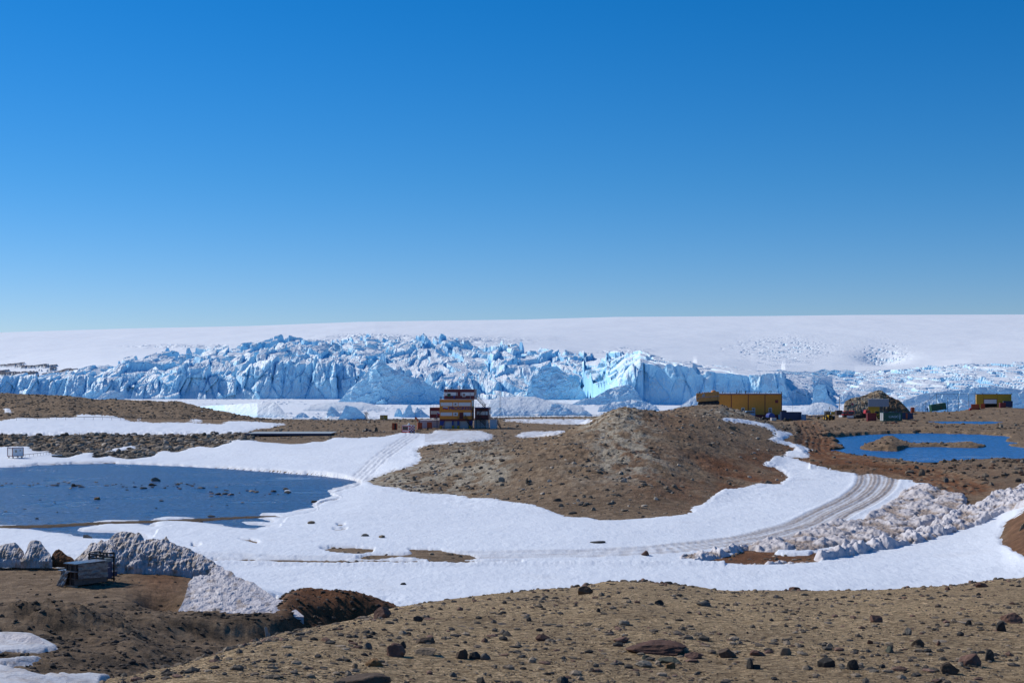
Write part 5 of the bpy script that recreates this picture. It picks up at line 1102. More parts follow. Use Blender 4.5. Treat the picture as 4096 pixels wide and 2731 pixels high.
MB().box(1.7, 4.0, -.9, .9, .55, .95).build('deck', DRK, g3)
tracks(g3, 3.2, .4, -.95, .95)
for o in [c for c in g3.children if c.name.startswith('track')][-2:]: o.location.x = 2.6
# flag on a short pole
ff = empty('flagpole', Ground(3405, 470), 0, 'short thin pole with a tiny red and blue flag before the rock outcrop', 'flagpole'); kf = 470/F
MB().bar((0, 0, 0), (0, 0, 4.6), .03, 5).build('pole', STL, ff); MB().box(.03, .75, -.01, .01, 3.95, 4.5).build('flag', RED, ff); MB().box(.03, .4, -.02, .02, 4.2, 4.5).build('canton', TXB, ff)
# tractor and trailer
tr = empty('tractor', Ground(3319, 431), R(8), 'yellow front-on tractor with big black wheels and a raised bucket', 'tractor')
for x in (-1.05, 1.05): wheelx(tr, x, .1, .72, .72, .5)
for x in (-.85, .85): wheelx(tr, x, 2.4, .8, .8, .5)
MB().box(-.5, .5, -.5, 1.3, .8, 1.75).build('bonnet', YEL, tr); MB().box(-.42, .42, -.53, -.49, .9, 1.6).build('grille', BLK, tr)
MB().box(-.75, .75, 1.3, 2.9, .9, 1.5).build('body', YEL, tr); MB().box(-.68, .68, 1.35, 2.8, 1.5, 2.75).build('cab', GLS, tr)
mb = MB()
for x in (-.7, .64):
    for y in (1.32, 2.78): mb.box(x, x+.07, y, y+.07, 1.5, 2.8)
mb.box(-.8, .8, 1.2, 2.95, 2.8, 2.92); mb.build('cab_frame', paint('tractor_frame', (.2, .13, .03), .5), tr)
MB().box(.85, 1.85, .6, 1.3, 1.9, 2.75).build('bucket', YEL, tr); mb = MB(); mb.bar((.6, 1.5, 1.2), (1.2, 1.0, 2.3), .09, 6); mb.build('loader_arm', YEL, tr)
mb = MB(); mb.bar((.4, 2.2, 2.9), (.75, 2.2, 4.0), .06, 5); mb.bar((1.1, 2.2, 2.6), (.75, 2.2, 4.0), .06, 5); mb.bar((.75, 2.2, 4.0), (.75, 2.2, 4.3), .08, 5); mb.build('hoist', DRK, tr)
MB().box(1.3, 2.3, 1.6, 3.4, .5, 1.4).build('side_tank', paint('tank_grey', (.25, .22, .22), .6), tr)
tl = empty('trailer', Ground(3286, 438), R(4), 'open two-axle farm trailer hitched left of the tractor', 'trailer')
MB().box(-1.1, 1.2, 0, 1.7, .62, .78).build('bed', DRK, tl)
mb = MB()
for x in (-1.1, -.3, .5, 1.15): mb.box(x, x+.06, 0, .06, .78, 1.25)
mb.box(-1.1, 1.2, 0, .06, 1.22, 1.3); mb.bar((-.95, .2, .7), (-.95, .2, 1.75), .06, 5); mb.build('side_rack', GRY, tl)
for x in (-.95, .95): wheel(tl, x, .05, .4, .4, .28)
# quad bikes
def quad(px, Y, rz, label):
    e = empty('quad_bike', Ground(px, Y), R(rz), label, 'quad bike', 'quad bikes before the blue container')
    for x in (-.42, .42):
        for y in (-.35, .35): wheel(e, x, y, .26, .26, .2, DRK)
    MB().prism([(-.62, .35), (.62, .35), (.6, .62), (.3, .72), (.05, .66), (-.3, .78), (-.6, .6)], -.18, .18).build('body', paint('camo', (.05, .055, .035), .7), e)
    MB().box(-.1, .38, -.14, .14, .70, .82).build('seat', BLK, e)
    mb = MB(); mb.bar((-.28, -.3, .98), (-.28, .3, .98), .025, 5); mb.bar((-.4, 0, .7), (-.28, 0, .98), .03, 5); mb.build('handlebar', DRK, e)
quad(3142, 424, 35, 'camouflage quad bike at the left before the long blue container'); quad(3161, 425, -30, 'camouflage quad bike at the right before the long blue container')
# covered vehicle and crates before the depot
cv = empty('covered_vehicle', Ground(3087, 432), R(10), 'vehicle under a domed blue tarpaulin in front of the depot plinth', 'vehicle')
MB().box(-1.1, 1.1, 0, 2.6, .35, .7).build('chassis', DRK, cv)
for x in (-.9, .9): wheelx(cv, x, .2, .38, .38, .3, DRK)
cvp = [(1.05*math.cos(t)*(1 if abs(math.cos(t)) < .8 else .97), .7+1.35*math.sin(t)**.8) for t in np.linspace(.01, math.pi-.01, 14)]
MB().prism(cvp, -.05, 2.6).build('tarpaulin', BLU, cv)
pc = empty('wrapped_pallet', Ground(3096, 424), R(12), 'silvery plastic-wrapped pallet right before the blue tarpaulin', 'pallet')
MB().box(-.75, .75, 0, 1.1, .14, .95).build('load', paint('wrap_film', (.62, .58, .56), .25, wear=.3), pc); MB().box(-.8, .8, -.03, 1.13, 0, .13).build('pallet', WOOD, pc)
dc = empty('dark_buggy', Ground(3060, 428), R(0), 'small black buggy left of the blue tarpaulin vehicle', 'buggy')
MB().prism([(-1, .35), (1, .35), (.95, .75), (.45, .8), (.2, 1.15), (-.5, 1.15), (-.75, .8), (-1, .7)], 0, 1.3).build('body', BLK, dc)
for x in (-.65, .65): wheel(dc, x, -.02, .32, .32, .2, DRK)
lr = empty('blue_pickup', P(3000, 1656, 436), R(3), 'light blue vehicle roof showing over the hill in front of the depot windows', 'vehicle'); lr.location.z = Ground(3000, 436).z
zt_ = HC-(1643-HZ)*436/F-lr.location.z
MB().prism([(-1.6, .5), (1.6, .5), (1.6, zt_-.7), (1.5, zt_-.05), (-1.0, zt_), (-1.6, zt_-.7)], 0, 1.8).build('body', LBL, lr); MB().prism([(-1.2, zt_-.65), (1.4, zt_-.65), (1.35, zt_-.2), (-.95, zt_-.15)], -.02, 1.82).build('window', GLS, lr)
for x in (-1.1, 1.1): wheel(lr, x, .05, .45, .45, .25, DRK)
for i, a in enumerate((3247, 3261)):
    e = empty('warning_sign', Ground(a, 452), 0, ('small square sign on a post' if i == 0 else 'small triangular sign on a post')+' beside the thin pipe near the tractor', 'sign')
    MB().bar((0, 0, -.2), (0, 0, .75), .04, 5).build('post', DRK, e)
    (MB().prism([(-.28, .6), (.28, .6), (.28, 1.05), (-.28, 1.05)], -.04, .0) if i == 0 else MB().prism([(0, .55), (.42, 1.05), (-.42, 1.05)], -.04, 0)).build('sign_board', GRY, e)
# scrap on the ground before the lettered container
sc_ = empty('scrap_pile', Ground(3565, 418), 0, 'red and orange lengths of scrap lying before the green lettered container', 'scrap')
for i in range(7):
    x = -1.7+i*.5; MB().bar((x, random.uniform(-.4, .4), .12+.1*(i % 3)), (x+random.uniform(.7, 1.4), random.uniform(-.4, .4), .1+.15*(i % 2)), .1, 6).build('beam', (REDB, ORG, WOOD)[i % 3], sc_)
# ------------------------------------------------------------------ tracked vehicle on the hilltop
tv = empty('tracked_carrier', Ground(2835, 329.5), R(-7), 'old tan tracked carrier with tall aerials displayed on the hilltop', 'tracked vehicle')
tv.location.z = HC-(1621-HZ)*329.5/F; tv.rotation_euler = (0, -R(4.5), R(-7))
tracks(tv, 5.0, .46, -.2, 2.2, 0, 6)
MB().box(-2.3, 2.3, .1, 1.9, .45, 1.0).build('lower_hull', DRK, tv)
MB().prism([(-2.7, 1.0), (2.55, 1.0), (2.68, 2.0), (2.62, 2.95), (2.2, 3.05), (-.4, 3.0), (-2.65, 2.95), (-2.75, 1.9)], -.5, 2.4).build('hull', TAN, tv)
mb = MB(); mb.box(-2.1, 2.5, -.53, -.5, 1.93, 1.98); mb.build('blue_stripe', TXB, tv); MB().box(-2.1, 2.5, -.53, -.5, 1.985, 2.03).build('white_stripe', TXW, tv)
mb = MB()
for a, b, r in ((-1.0, 2.45, .30), (-.85, 2.55, .2), (-1.15, 2.3, .16), (-1.35, 2.35, .07), (-1.3, 2.15, .08)): mb.bar((a, -.53, b), (a, -.5, b), r, 10)
mb.build('map_emblem', LGT, tv); MB().bar((-2.3, -.53, 1.75), (-2.3, -.5, 1.75), .2, 12).build('round_emblem', paint('faded_emblem', (.30, .27, .22), .6), tv); MB().bar((-2.3, -.53, 2.5), (-2.3, -.5, 2.5), .13, 12).build('headlight', DRK, tv)
mb = MB(); mb.bar((1.35, .8, 3.0), (1.35, .8, 3.32), .62, 14, .5); mb.build('cupola', TAN, tv); MB().bar((1.35, .8, 3.33), (1.35, .8, 3.42), .5, 14, .2).build('hatch', TAN, tv)
for a in (-2.3, -2.05, -1.9, -1.75): MB().bar((a, .2, 2.95), (a, .2, 3.25+.1*(a > -2)), .06, 6).build('exhaust', BLK, tv)
for a in (-1.2, -.8, -.2, .2): MB().box(a-.1, a+.12, .2, .6, 3.0, 3.13).build('roof_hatch', TAN, tv)
for a, b, h in ((-1.7, -1.72, 1.5), (-.55, -.85, 3.7), (1.4, 1.45, 1.0)): MB().bar((a, .5, 3.0), (b, .5, 3.3+h), .03, 5, .015).build('aerial', DRK, tv)
MB().bar((1.45, .5, 4.2), (2.9, .6, 3.1), .012, 4).build('wire', DRK, tv)
MB().box(2.15, 2.2, -.53, -.5, 1.1, 2.9).build('door_seam', paint('seam', (.12, .06, .02), .7), tv)
for a in (.2, 1.2): MB().box(a, a+.35, -.53, -.5, 2.3, 2.62).build('side_hatch', TAN, tv)
# ------------------------------------------------------------------ person
def person(loc, rz, label):
    me = bpy.data.meshes.new('person')
    J = [(0, 0, .95), (0, 0, 1.2), (0, 0, 1.42), (0, .01, 1.52), (0, 0, 1.62), (0, 0, 1.74), (-.19, 0, 1.40), (-.26, .02, 1.12), (-.22, -.08, .90), (.19, 0, 1.40), (.27, .02, 1.12), (.23, -.08, .90), (-.10, 0, .90), (-.12, -.02, .5), (-.13, 0, .07), (-.13, -.14, .04), (.10, 0, .90), (.13, .03, .5), (.14, .06, .07), (.14, -.08, .04)]
    E = [(0, 1), (1, 2), (2, 3), (3, 4), (4, 5), (2, 6), (6, 7), (7, 8), (2, 9), (9, 10), (10, 11), (0, 12), (12, 13), (13, 14), (14, 15), (0, 16), (16, 17), (17, 18), (18, 19)]
    rad = [.16, .17, .17, .07, .105, .09, .085, .065, .045, .085, .065, .045, .105, .08, .06, .05, .105, .08, .06, .05]
    me.from_pydata(J, E, []); o = bpy.data.objects.new('person', me); C.objects.link(o)
    md = o.modifiers.new('s', 'SKIN'); 
    for v, r_ in zip(me.skin_vertices[0].data if me.skin_vertices else [], rad): v.radius = (r_, r_*.85)
    if not me.skin_vertices:
        import bmesh as bmm
        bm = bmm.new(); bm.from_mesh(me); L_ = bm.verts.layers.skin.verify(); bm.verts.ensure_lookup_table()
        for v, r_ in zip(bm.verts, rad): v[L_].radius = (r_, r_*.85)
        bm.verts[0][L_].use_root = True; bm.to_mesh(me); bm.free()
    sb = o.modifiers.new('b', 'SUBSURF'); sb.levels = sb.render_levels = 2
    me.materials.append(paint('jacket_blue', (.02, .03, .07), .8)); o.location = loc; o.rotation_euler.z = rz
    MB().ball((0, 0, 1.68), .115, 10, 8, 1.1).build('hood', paint('hood', (.03, .035, .05), .8), o)
    return tag(o, label, 'person')
person(Ground(3709, 552), .3, 'person in dark clothes standing left of the tilted green container')
# ------------------------------------------------------------------ bundle of wrapped beams
FILM = paint('plastic_film', (.17, .165, .17), .25, wear=.5, scale=6); BEAM = paint('beam_side', (.13, .095, .08), .6, wear=.4, scale=5); HOLL = BLK; TOPB = paint('steel_top', (.20, .22, .25), .35, wear=.2)
def beams(parent, n, m_, w_, h, L, z0, x0=0):
    for i in range(n):
        for j in range(m_):
            mb = MB(); x = x0+i*(w_+.03); z = z0+j*(h+.02); t = .03
            mb.box(x, x+w_, 0, L, z+h-t, z+h); mb.box(x, x+w_, 0, L, z, z+t); mb.box(x, x+t, 0, L, z+t, z+h-t); mb.box(x+w_-t, x+w_, 0, L, z+t, z+h-t)
            o = mb.build('hollow_beam', BEAM, parent); MB().box(x+t, x+w_-t, .06, .08, z+t, z+h-t).build('hollow', HOLL, o)  # black plate inside each beam stands for the shade in its hollow end
bs = empty('beam_stack', GPY(300, 2348, 84, 92), R(-33), 'stack of hollow beams under torn plastic film on the muddy yard', 'stack of beams', 'wrapped building material at the muddy yard')
beams(bs, 3, 2, .42, .42, 2.6, .08, -1.35); beams(bs, 2, 1, .42, .42, 2.4, 1.0, -.85)
MB().box(-1.5, .15, -.12, 2.7, .965, 1.0).build('cover_plate', TOPB, bs); MB().box(-1.0, .15, -.1, 2.5, 1.44, 1.475).build('cover_plate', TOPB, bs)
mb = MB()
def sheet_np(pts, nx, nz, amp, seed):
    (x0, y0, z0), (x1, y1, z1), (x2, y2, z2) = pts; U, W_ = np.meshgrid(np.linspace(0, 1, nx), np.linspace(0, 1, nz))
    X = x0+(x1-x0)*U+(x2-x0)*W_; Y = y0+(y1-y0)*U+(y2-y0)*W_; Zq = z0+(z1-z0)*U+(z2-z0)*W_
    n_ = fbm(U*5, W_*4, 4, seed)*amp; return np.stack([X+n_*.8, Y+n_, Zq+.3*n_], -1).reshape(-1, 3), grid_faces(nz, nx)
v_, f_ = sheet_np([(-1.5, -.2, .02), (-.85, -.25, -.05), (-1.0, -.1, 1.05)], 14, 14, .16, 401); mesh_np('plastic_film', v_, f_, FILM, True, None, bs)
v_, f_ = sheet_np([(.17, .1, .5), (.17, 2.5, .4), (.17, .1, 1.45)], 18, 14, .10, 402); mesh_np('plastic_film', v_, f_, FILM, True, None, bs)
v_, f_ = sheet_np([(-1.0, -.1, 1.49), (.2, -.1, 1.49), (-1.0, 1.0, 1.5)], 12, 12, .05, 403); mesh_np('plastic_film', v_, f_, FILM, True, None, bs)
MB().box(-1.5, .1, 0, .15, 0, .07).build('bearer', WOOD, bs)
rk = empty('transport_rack', GPY(372, 2328, 84, 92)+Vector((0, .7, 0)), R(-30), 'tall black steel rack of wrapped panels right behind the beams', 'rack', 'wrapped building material at the muddy yard')
mb = MB(); W_, D_, Hh_ = 1.25, .95, 1.82
for x in (-W_/2, 0, W_/2):
    for y in (0, D_): mb.box(x-.04, x+.04, y-.04, y+.04, 0, Hh_)
for z in (Hh_-.08, .1, Hh_-.32):
    for y in (0, D_): mb.box(-W_/2-.08, W_/2+.08, y-.05, y+.05, z, z+.08)
    for x in (-W_/2, W_/2): mb.box(x-.035, x+.035, 0, D_, z+.085, z+.15)
mb.build('frame', BLK, rk)
for i, x in enumerate((-.33, .30)):
    MB().box(x-.25, x+.25, .1, D_-.1, .19, 1.25).build('panel_bundle', NAVY if i else DRK, rk); v_, f_ = sheet_np([(x-.27, .05, .9), (x+.27, .05, .9), (x-.27, .05, 1.45)], 10, 10, .09, 405+i); mesh_np('plastic_film', v_, f_, FILM, True, None, rk)
    MB().box(x-.22, x+.22, .12, D_-.12, 1.26, 1.5).build('panel_bundle', paint('dusty_film', (.20, .24, .24), .4), rk)
sm_ = empty('wrapped_crate', GPY(427, 2300, 86, 96), R(-20), 'small film-wrapped crate lying right of the black rack', 'crate', 'wrapped building material at the muddy yard')
MB().box(-.4, .4, 0, .6, 0, .28).build('body', NAVY, sm_); v_, f_ = sheet_np([(-.45, -.05, .3), (.45, -.05, .3), (-.45, .6, .33)], 9, 9, .06, 409); mesh_np('plastic_film', v_, f_, FILM, True, None, sm_)
stk_ = GPY(1076, 2548, 70, 82); bd = empty('broken_board', stk_, R(20), 'pale broken board leaning upright in the dark gully', 'board')
mb = MB(); mb.prism([(-.16, -.05), (.02, -.08), (-.1, .55), (-.2, .6), (-.24, .5)], 0, .03); mb.build('plank', paint('pale_wood', (.5, .44, .36), .8), bd)
mb = MB(); mb.prism([(.0, -.1), (.16, -.12), (.02, .25), (-.04, .22)], -.04, -.01); mb.build('plank', paint('pale_wood', (.5, .44, .36), .8), bd)
# gull
gu = empty('gull', P(2036, 1383, 150), R(30), 'tiny dark bird flying in front of the white ice slope', 'bird')
mb = MB(); mb.ball((0, 0, 0), .09, 8, 6, .9); mb.build('body', BLK, gu, smooth=True)
MB().add([(0, 0, .03), (-.1, .08, .16), (-.18, .02, .05), (-.1, -.06, .14), (.1, .08, .16), (.18, .02, .05), (.1, -.06, .14)], [(0, 1, 2, 3), (0, 6, 5, 4)]).build('wings', DRK, gu)
# ------------------------------------------------------------------ snow banks, soil mound, outcrop
def dirt_bank(X, Y, Zq, A_): return np.clip(.40+.8*sst(fbm(X/.9, Zq/.9+Y/1.5, 5, 310, .6), -.15, .35)+.45*sst(fbm(X/.22, Zq/1.6, 4, 312, .6), .0, .5), 0, 1)
def bank(name, top, base, Yb, dr, br_, label, cat, mat=M_DSNOW, noise=.16, seed=0, at=None, grp=None, sub=.8, **kw):
    o = ridge(name, top, base, dr, br_, mat, noise, Ybase=Yb, seed=seed, smooth=True, sub=sub, attrs=at or {'dirt': dirt_bank}, **kw)
    return tag(o, label, cat, grp)
G_ = 'dirty snow heaps round the muddy yard'
bank('snow_bank', [(-160, 2240), (-100, 2190), (-20, 2185), (0, 2180), (30, 2172), (60, 2168), (80, 2187), (95, 2206), (101, 2243)], [(-160, 2246), (101, 2246)], 100, 1.0, .9, 'rounded dirty snow heap cut off by the left edge of the photo', 'snow bank', noise=.18, seed=31, grp=G_, ny=.9, flute=.12, nf=40)
bank('snow_bank', [(83, 2243), (92, 2225), (105, 2203), (118, 2165), (140, 2160), (160, 2162), (168, 2178), (180, 2190), (200, 2216), (209, 2243)], [(83, 2246), (209, 2246)], 99.6, 1.0, .9, 'pyramid-shaped dirty snow heap left of the brown soil mound', 'snow bank', noise=.18, seed=32, grp=G_, ny=.9, flute=.12, nf=40)
bank('soil_mound', [(196, 2248), (212, 2212), (222, 2200), (236, 2195), (247, 2202), (258, 2212), (270, 2222), (285, 2226), (300, 2241), (312, 2250)], [(196, 2250), (312, 2252)], 100, 1.0, 1.3, 'small reddish-brown soil mound between the snow heaps', 'soil mound', M_GROUND, .14, 33, {'rust': .9, 'dark': .15}, ny=.4)
bank('snow_bank', [(296, 2240), (318, 2222), (340, 2198), (360, 2176), (385, 2178), (402, 2157), (425, 2163), (440, 2160), (444, 2150), (470, 2130), (490, 2123), (505, 2119), (525, 2128), (540, 2137), (555, 2136), (570, 2150), (576, 2162), (590, 2155), (610, 2153), (640, 2160), (657, 2158), (663, 2147), (673, 2158), (690, 2167), (720, 2178), (760, 2197), (800, 2216), (850, 2240), (868, 2258), (885, 2285)],
     [(296, 2256), (400, 2268), (470, 2276), (600, 2279), (680, 2282), (760, 2286), (885, 2296)], [(296, 98.4), (450, 97.6), (885, 96)], 1.15, .7, 'longest dirty snow bank with a steep streaked face behind the black rack', 'snow bank', noise=.26, dzk=1.4, seed=34, grp=G_, ny=.75, flute=.16, nf=70, nb=24, shape=.7, sub=.6)
0 and bank('snow_bank', [(695, 2300), (704, 2236), (720, 2226), (750, 2224), (778, 2232), (792, 2255), (798, 2300)], [(695, 2312), (798, 2305)], 96, .16, .5, 'upright slab of streaked snow in the dark soil below the long bank', 'snow bank', noise=.10, seed=35, grp=G_, ny=.5, flute=.12, nf=40)
bank('snow_bank', [(714, 2440), (735, 2400), (757, 2325), (775, 2306), (800, 2296), (830, 2298), (850, 2272), (866, 2258), (885, 2262), (905, 2284), (925, 2286), (950, 2306), (982, 2320), (1015, 2328), (1035, 2345), (1062, 2362), (1100, 2392), (1140, 2402), (1170, 2425), (1200, 2450), (1215, 2462)],
     [(714, 2444), (760, 2452), (865, 2450), (1000, 2454), (1100, 2458), (1215, 2466)], [(714, 79.3), (1215, 79.6)], 3.4, .8, 'low spreading snow bank sloping down to the brown mound in the middle', 'snow bank', noise=.2, dzk=1.5, seed=36, grp=G_, ny=.8, nf=90, nb=20, shape=1.0, sub=.6, flute=.10, at={'dirt': lambda X, Y, Zq, A_: np.clip(.22+.7*sst(fbm(X/.8, Y/1.2, 5, 311, .6), 0, .45), 0, 1)})
bank('snow_bank', [(-140, 2590), (-60, 2545), (0, 2536), (60, 2533), (131, 2538), (160, 2552), (185, 2575), (230, 2592), (240, 2600)], [(-140, 2640), (0, 2612), (100, 2612), (240, 2608)], [(-140, 60), (240, 60.5)], 2.6, .8, 'crusty snow patch at the lower left edge of the photo', 'snow bank', noise=.14, seed=37, grp=G_, ny=.7, nf=60, at={'dirt': lambda X, Y, Zq, A_: .25+0*X})
# brown rock outcrop by the yard
bank('rock_outcrop', [(3374, 1650), (3377, 1612), (3380, 1605), (3403, 1593), (3432, 1587), (3450, 1583), (3470, 1575), (3499, 1564), (3516, 1559), (3531, 1563), (3556, 1583), (3579, 1594), (3594, 1598), (3613, 1616), (3625, 1628), (3642, 1650)], [(3374, 1657), (3642, 1657)], 500, 1.1, 1.0, 'steep golden-brown rock outcrop with a dark peak behind the red vehicles', 'rock outcrop', M_GROUND, .13, 38,
     {'pale': lambda X, Y, Zq, A_: np.clip(sst(fbm(X/1.6, Zq/2.5+Y/4, 5, 320, .65), -.3, .2)*1.3*sst(3560-A_, 0, 60)+.0, 0, 1), 'gold': lambda X, Y, Zq, A_: np.clip(.55*sst(fbm(X/2, Zq/2, 4, 321), -.2, .3)*sst(3580-A_, 0, 60), 0, 1), 'dark': lambda X, Y, Zq, A_: np.clip(sst(fbm(X/3, Zq/3, 4, 322), .05, .3)*.4, 0, 1), 'rust': .3}, ny=.35, facet=.07, nf=60, flute=.05, sub=.5, shape=.6)  # left flank coloured paler and golden to stand for sunlight on it
bank('rock_outcrop', [(4066, 2210), (4068, 2150), (4074, 2120), (4085, 2100), (4100, 2085), (4160, 2080), (4260, 2140), (4300, 2230)], [(4066, 2222), (4300, 2240)], 128, .5, 1.2, 'bulging tan rock at the right edge above the lower snow slope', 'rock outcrop', M_GROUND, .14, 39, {'pale': .35, 'gold': .3}, ny=.5)
# ploughed rubble beside the road: patches of their own with fine depth steps
def rubble(name, poly, y0, y1, dy, amp, lump, label, dirt_a, seed, lift=.25, cols_=None, cut=None):
    pl = np.array(poly, float); a0, a1 = pl[:, 0].min()-12, pl[:, 0].max()+12
    c_ = np.arange(a0, a1, 3.2); r_ = np.arange(y0, y1, dy); A2_, Y2_ = np.meshgrid(c_, r_); X2_ = (A2_-CX)*Y2_/F
    zb = bil(Z, A2_.ravel(), Y2_.ravel()).reshape(A2_.shape)
    py = HZ+(HC-zb)*F/Y2_; M_ = blur(raster([poly]), 6, 2); q = look(M_, A2_+vnoise(X2_/.8, Y2_/.8, seed)*8, py+vnoise(X2_/.8, Y2_/.8, seed+1)*4)
    b1 = np.maximum(0, fbm(X2_/lump, Y2_/lump/1.4, 3, seed+2, .5)+.12); b2 = np.abs(fbm(X2_/lump/.35, Y2_/lump/.5, 3, seed+3, .6))
    (w1, _, _), (ddx, ddy), f1_, e_ = worley(X2_/lump*1.1, Y2_/lump*.8, seed+5)
    cone = np.clip(1-f1_*1.7, 0, 1)*sst(w1, .35, .9)
    hgt = lift+amp*(b1*1.1+b2*.5+cone*.45)
    qq = sst(q, .2, 1.0)
    zz = zb+qq*hgt-(1-qq)*.12
    dr_ = np.clip(dirt_a+1.1*sst(.22-(b1+cone*.6), -.1, .25)*sst(fbm(X2_/2, Y2_/3, 4, seed+6), -.45, .1)+.3*fbm(X2_/1.5, Y2_/2, 3, seed+7), 0, 1)
    ctr = np.array([X2_.mean(), Y2_.mean(), zb.mean()])
    v, f, at = compact(np.stack([X2_, Y2_, zz], -1).reshape(-1, 3)-ctr, grid_faces(*zz.shape, keep=q > .1), {'dirt': dr_.ravel()})
    o = mesh_np(name, v, f, M_DSNOW, True, at); o.location = ctr; return tag(o, label, 'snow bank', 'ploughed snow along the track')
R1 = [(3601, 1973), (3582, 2005), (3513, 2047), (3466, 2080), (3373, 2099), (3298, 2111), (3220, 2140), (3158, 2157), (3047, 2183), (2990, 2186), (2985, 2200), (3060, 2205), (3140, 2210), (3233, 2211), (3354, 2192), (3466, 2180), (3559, 2158), (3638, 2138), (3699, 2113), (3792, 2080), (3862, 2033), (3862, 1985), (3783, 1973), (3746, 1954), (3671, 1954)]
rubble('snow_bank', R1, 128, 212, .16, .75, 2.6, 'broad field of dirty ploughed snow lumps inside the bend of the track', .38, 330, .3)
R2 = [(3252, 2236), (3326, 2218), (3494, 2185), (3620, 2150), (3727, 2111), (3820, 2059), (3923, 2019), (3979, 1982), (4096, 1954), (4400, 1900), (4400, 1990), (4096, 2033), (4020, 2052), (3923, 2106), (3820, 2136), (3699, 2173), (3596, 2194), (3457, 2218), (3284, 2249)]
rubble('snow_bank', R2, 118, 215, .16, .95, 2.0, 'long narrow ridge of ploughed snow between the road cut and lower slope', .16, 340, .35)
R3 = [(2700, 2240), (2760, 2224), (2830, 2215), (2900, 2205), (2990, 2186), (3000, 2196), (2950, 2212), (2889, 2229), (2832, 2240), (2790, 2250)]
rubble('snow_bank', R3, 116, 150, .14, .7, 1.1, 'small row of snow lumps at the left tip of the brown road patch', .1, 350, .25)
R4 = [(2925, 2252), (2980, 2258), (3076, 2256), (3200, 2252), (3250, 2246), (3250, 2258), (3180, 2268), (3060, 2270), (2950, 2264)]
rubble('snow_bank', R4, 116, 134, .12, .55, .9, 'scattered little snow lumps along the near edge of the brown patch', .25, 360, .05)
# ------------------------------------------------------------------ rocks
def ico(sub):
    import bmesh as bmm
    bm = bmm.new(); bmm.ops.create_icosphere(bm, subdivisions=sub, radius=1); v = np.array([x.co[:] for x in bm.verts]); f = np.array([[y.index for y in x.verts] for x in bm.faces]); bm.free(); return v, f
IC = {k: ico(k) for k in (1, 2, 3, 4)}
def rock_shape(sub, seed, cuts=11, flat=.62, rough=.05):
    r_ = np.random.default_rng(seed); v, f = IC[sub]; v = v.copy()
    for _ in range(cuts):
        n = r_.normal(size=3); n[2] *= 1.2; n /= np.linalg.norm(n); d = r_.uniform(.5, .9)
        t = v @ n-d; v -= np.outer(np.maximum(t, 0), n)*.93
    if sub > 2:
        v += v*(fbm(v[:, 0]*2.2+seed, v[:, 1]*2.2+v[:, 2]*3.1, 4, seed % 50, .55)*rough*2.4)[:, None]
    v[:, 2] *= flat; return v/np.abs(v[:, :2]).max(), f
RM = {}
def rmesh(kind, sub=3):
    """kinds: shared meshes so that copies cost nothing"""
    if (kind, sub) in RM: return RM[(kind, sub)]
    flat = {0: .7, 1: .42, 2: .28, 3: .9, 4: .55}[kind % 5]
    v, f = rock_shape(sub, 500+kind, 12, flat); me = bpy.data.meshes.new('rock'); me.from_pydata(v.tolist(), [], f.tolist()); me.materials.append(M_ROCK)
    me.polygons.foreach_set('use_smooth', [False]*len(f)); RM[(kind, sub)] = me; return me
def cmat(name, c): 
    if name in _pc: return _pc[name]
    m_ = mat_rock(name, [c, c]); _pc[name] = m_; return m_
COLS = dict(dark=(.06, .055, .048), grey=(.15, .14, .12), pale=(.30, .26, .20), pink=(.20, .115, .085), red=(.13, .07, .05), ochre=(.25, .14, .06), green=(.11, .115, .085), brown=(.12, .085, .06), tan=(.24, .18, .12))
def rock(px0, px1, py0, py1, label, col='dark', kind=0, y0=8, y1=30, group='larger stones on the near slope', fl=None, depth=.8, sub=4, cat='rock', sink=.65, wz=None):
    g = GPY((px0+px1)/2, py1, y0, y1) if wz is None else P((px0+px1)/2, py1, (HC-wz)*F/(py1-HZ))
    w_ = (px1-px0)*g.y/F/2; h = (py1-py0)*g.y/F
    v, f = rock_shape(sub, 600+int(px0+py0), 12, 1.0, .06)
    zmx = v[:, 2].max(); v = v*np.array([w_, max(w_*depth, h*.5), h*(1+sink)/(2*zmx)*1.0])
    me = bpy.data.meshes.new('rock'); me.from_pydata(v.tolist(), [], f.tolist()); me.materials.append(cmat('rock_'+col, COLS[col])); me.polygons.foreach_set('use_smooth', [False]*len(f))
    o = bpy.data.objects.new('rock', me); C.objects.link(o)
    o.location = g+Vector((0, w_*depth*.6, h*(1-sink)/2*1.0)); o.rotation_euler.z = 0
    return tag(o, label, cat, group)
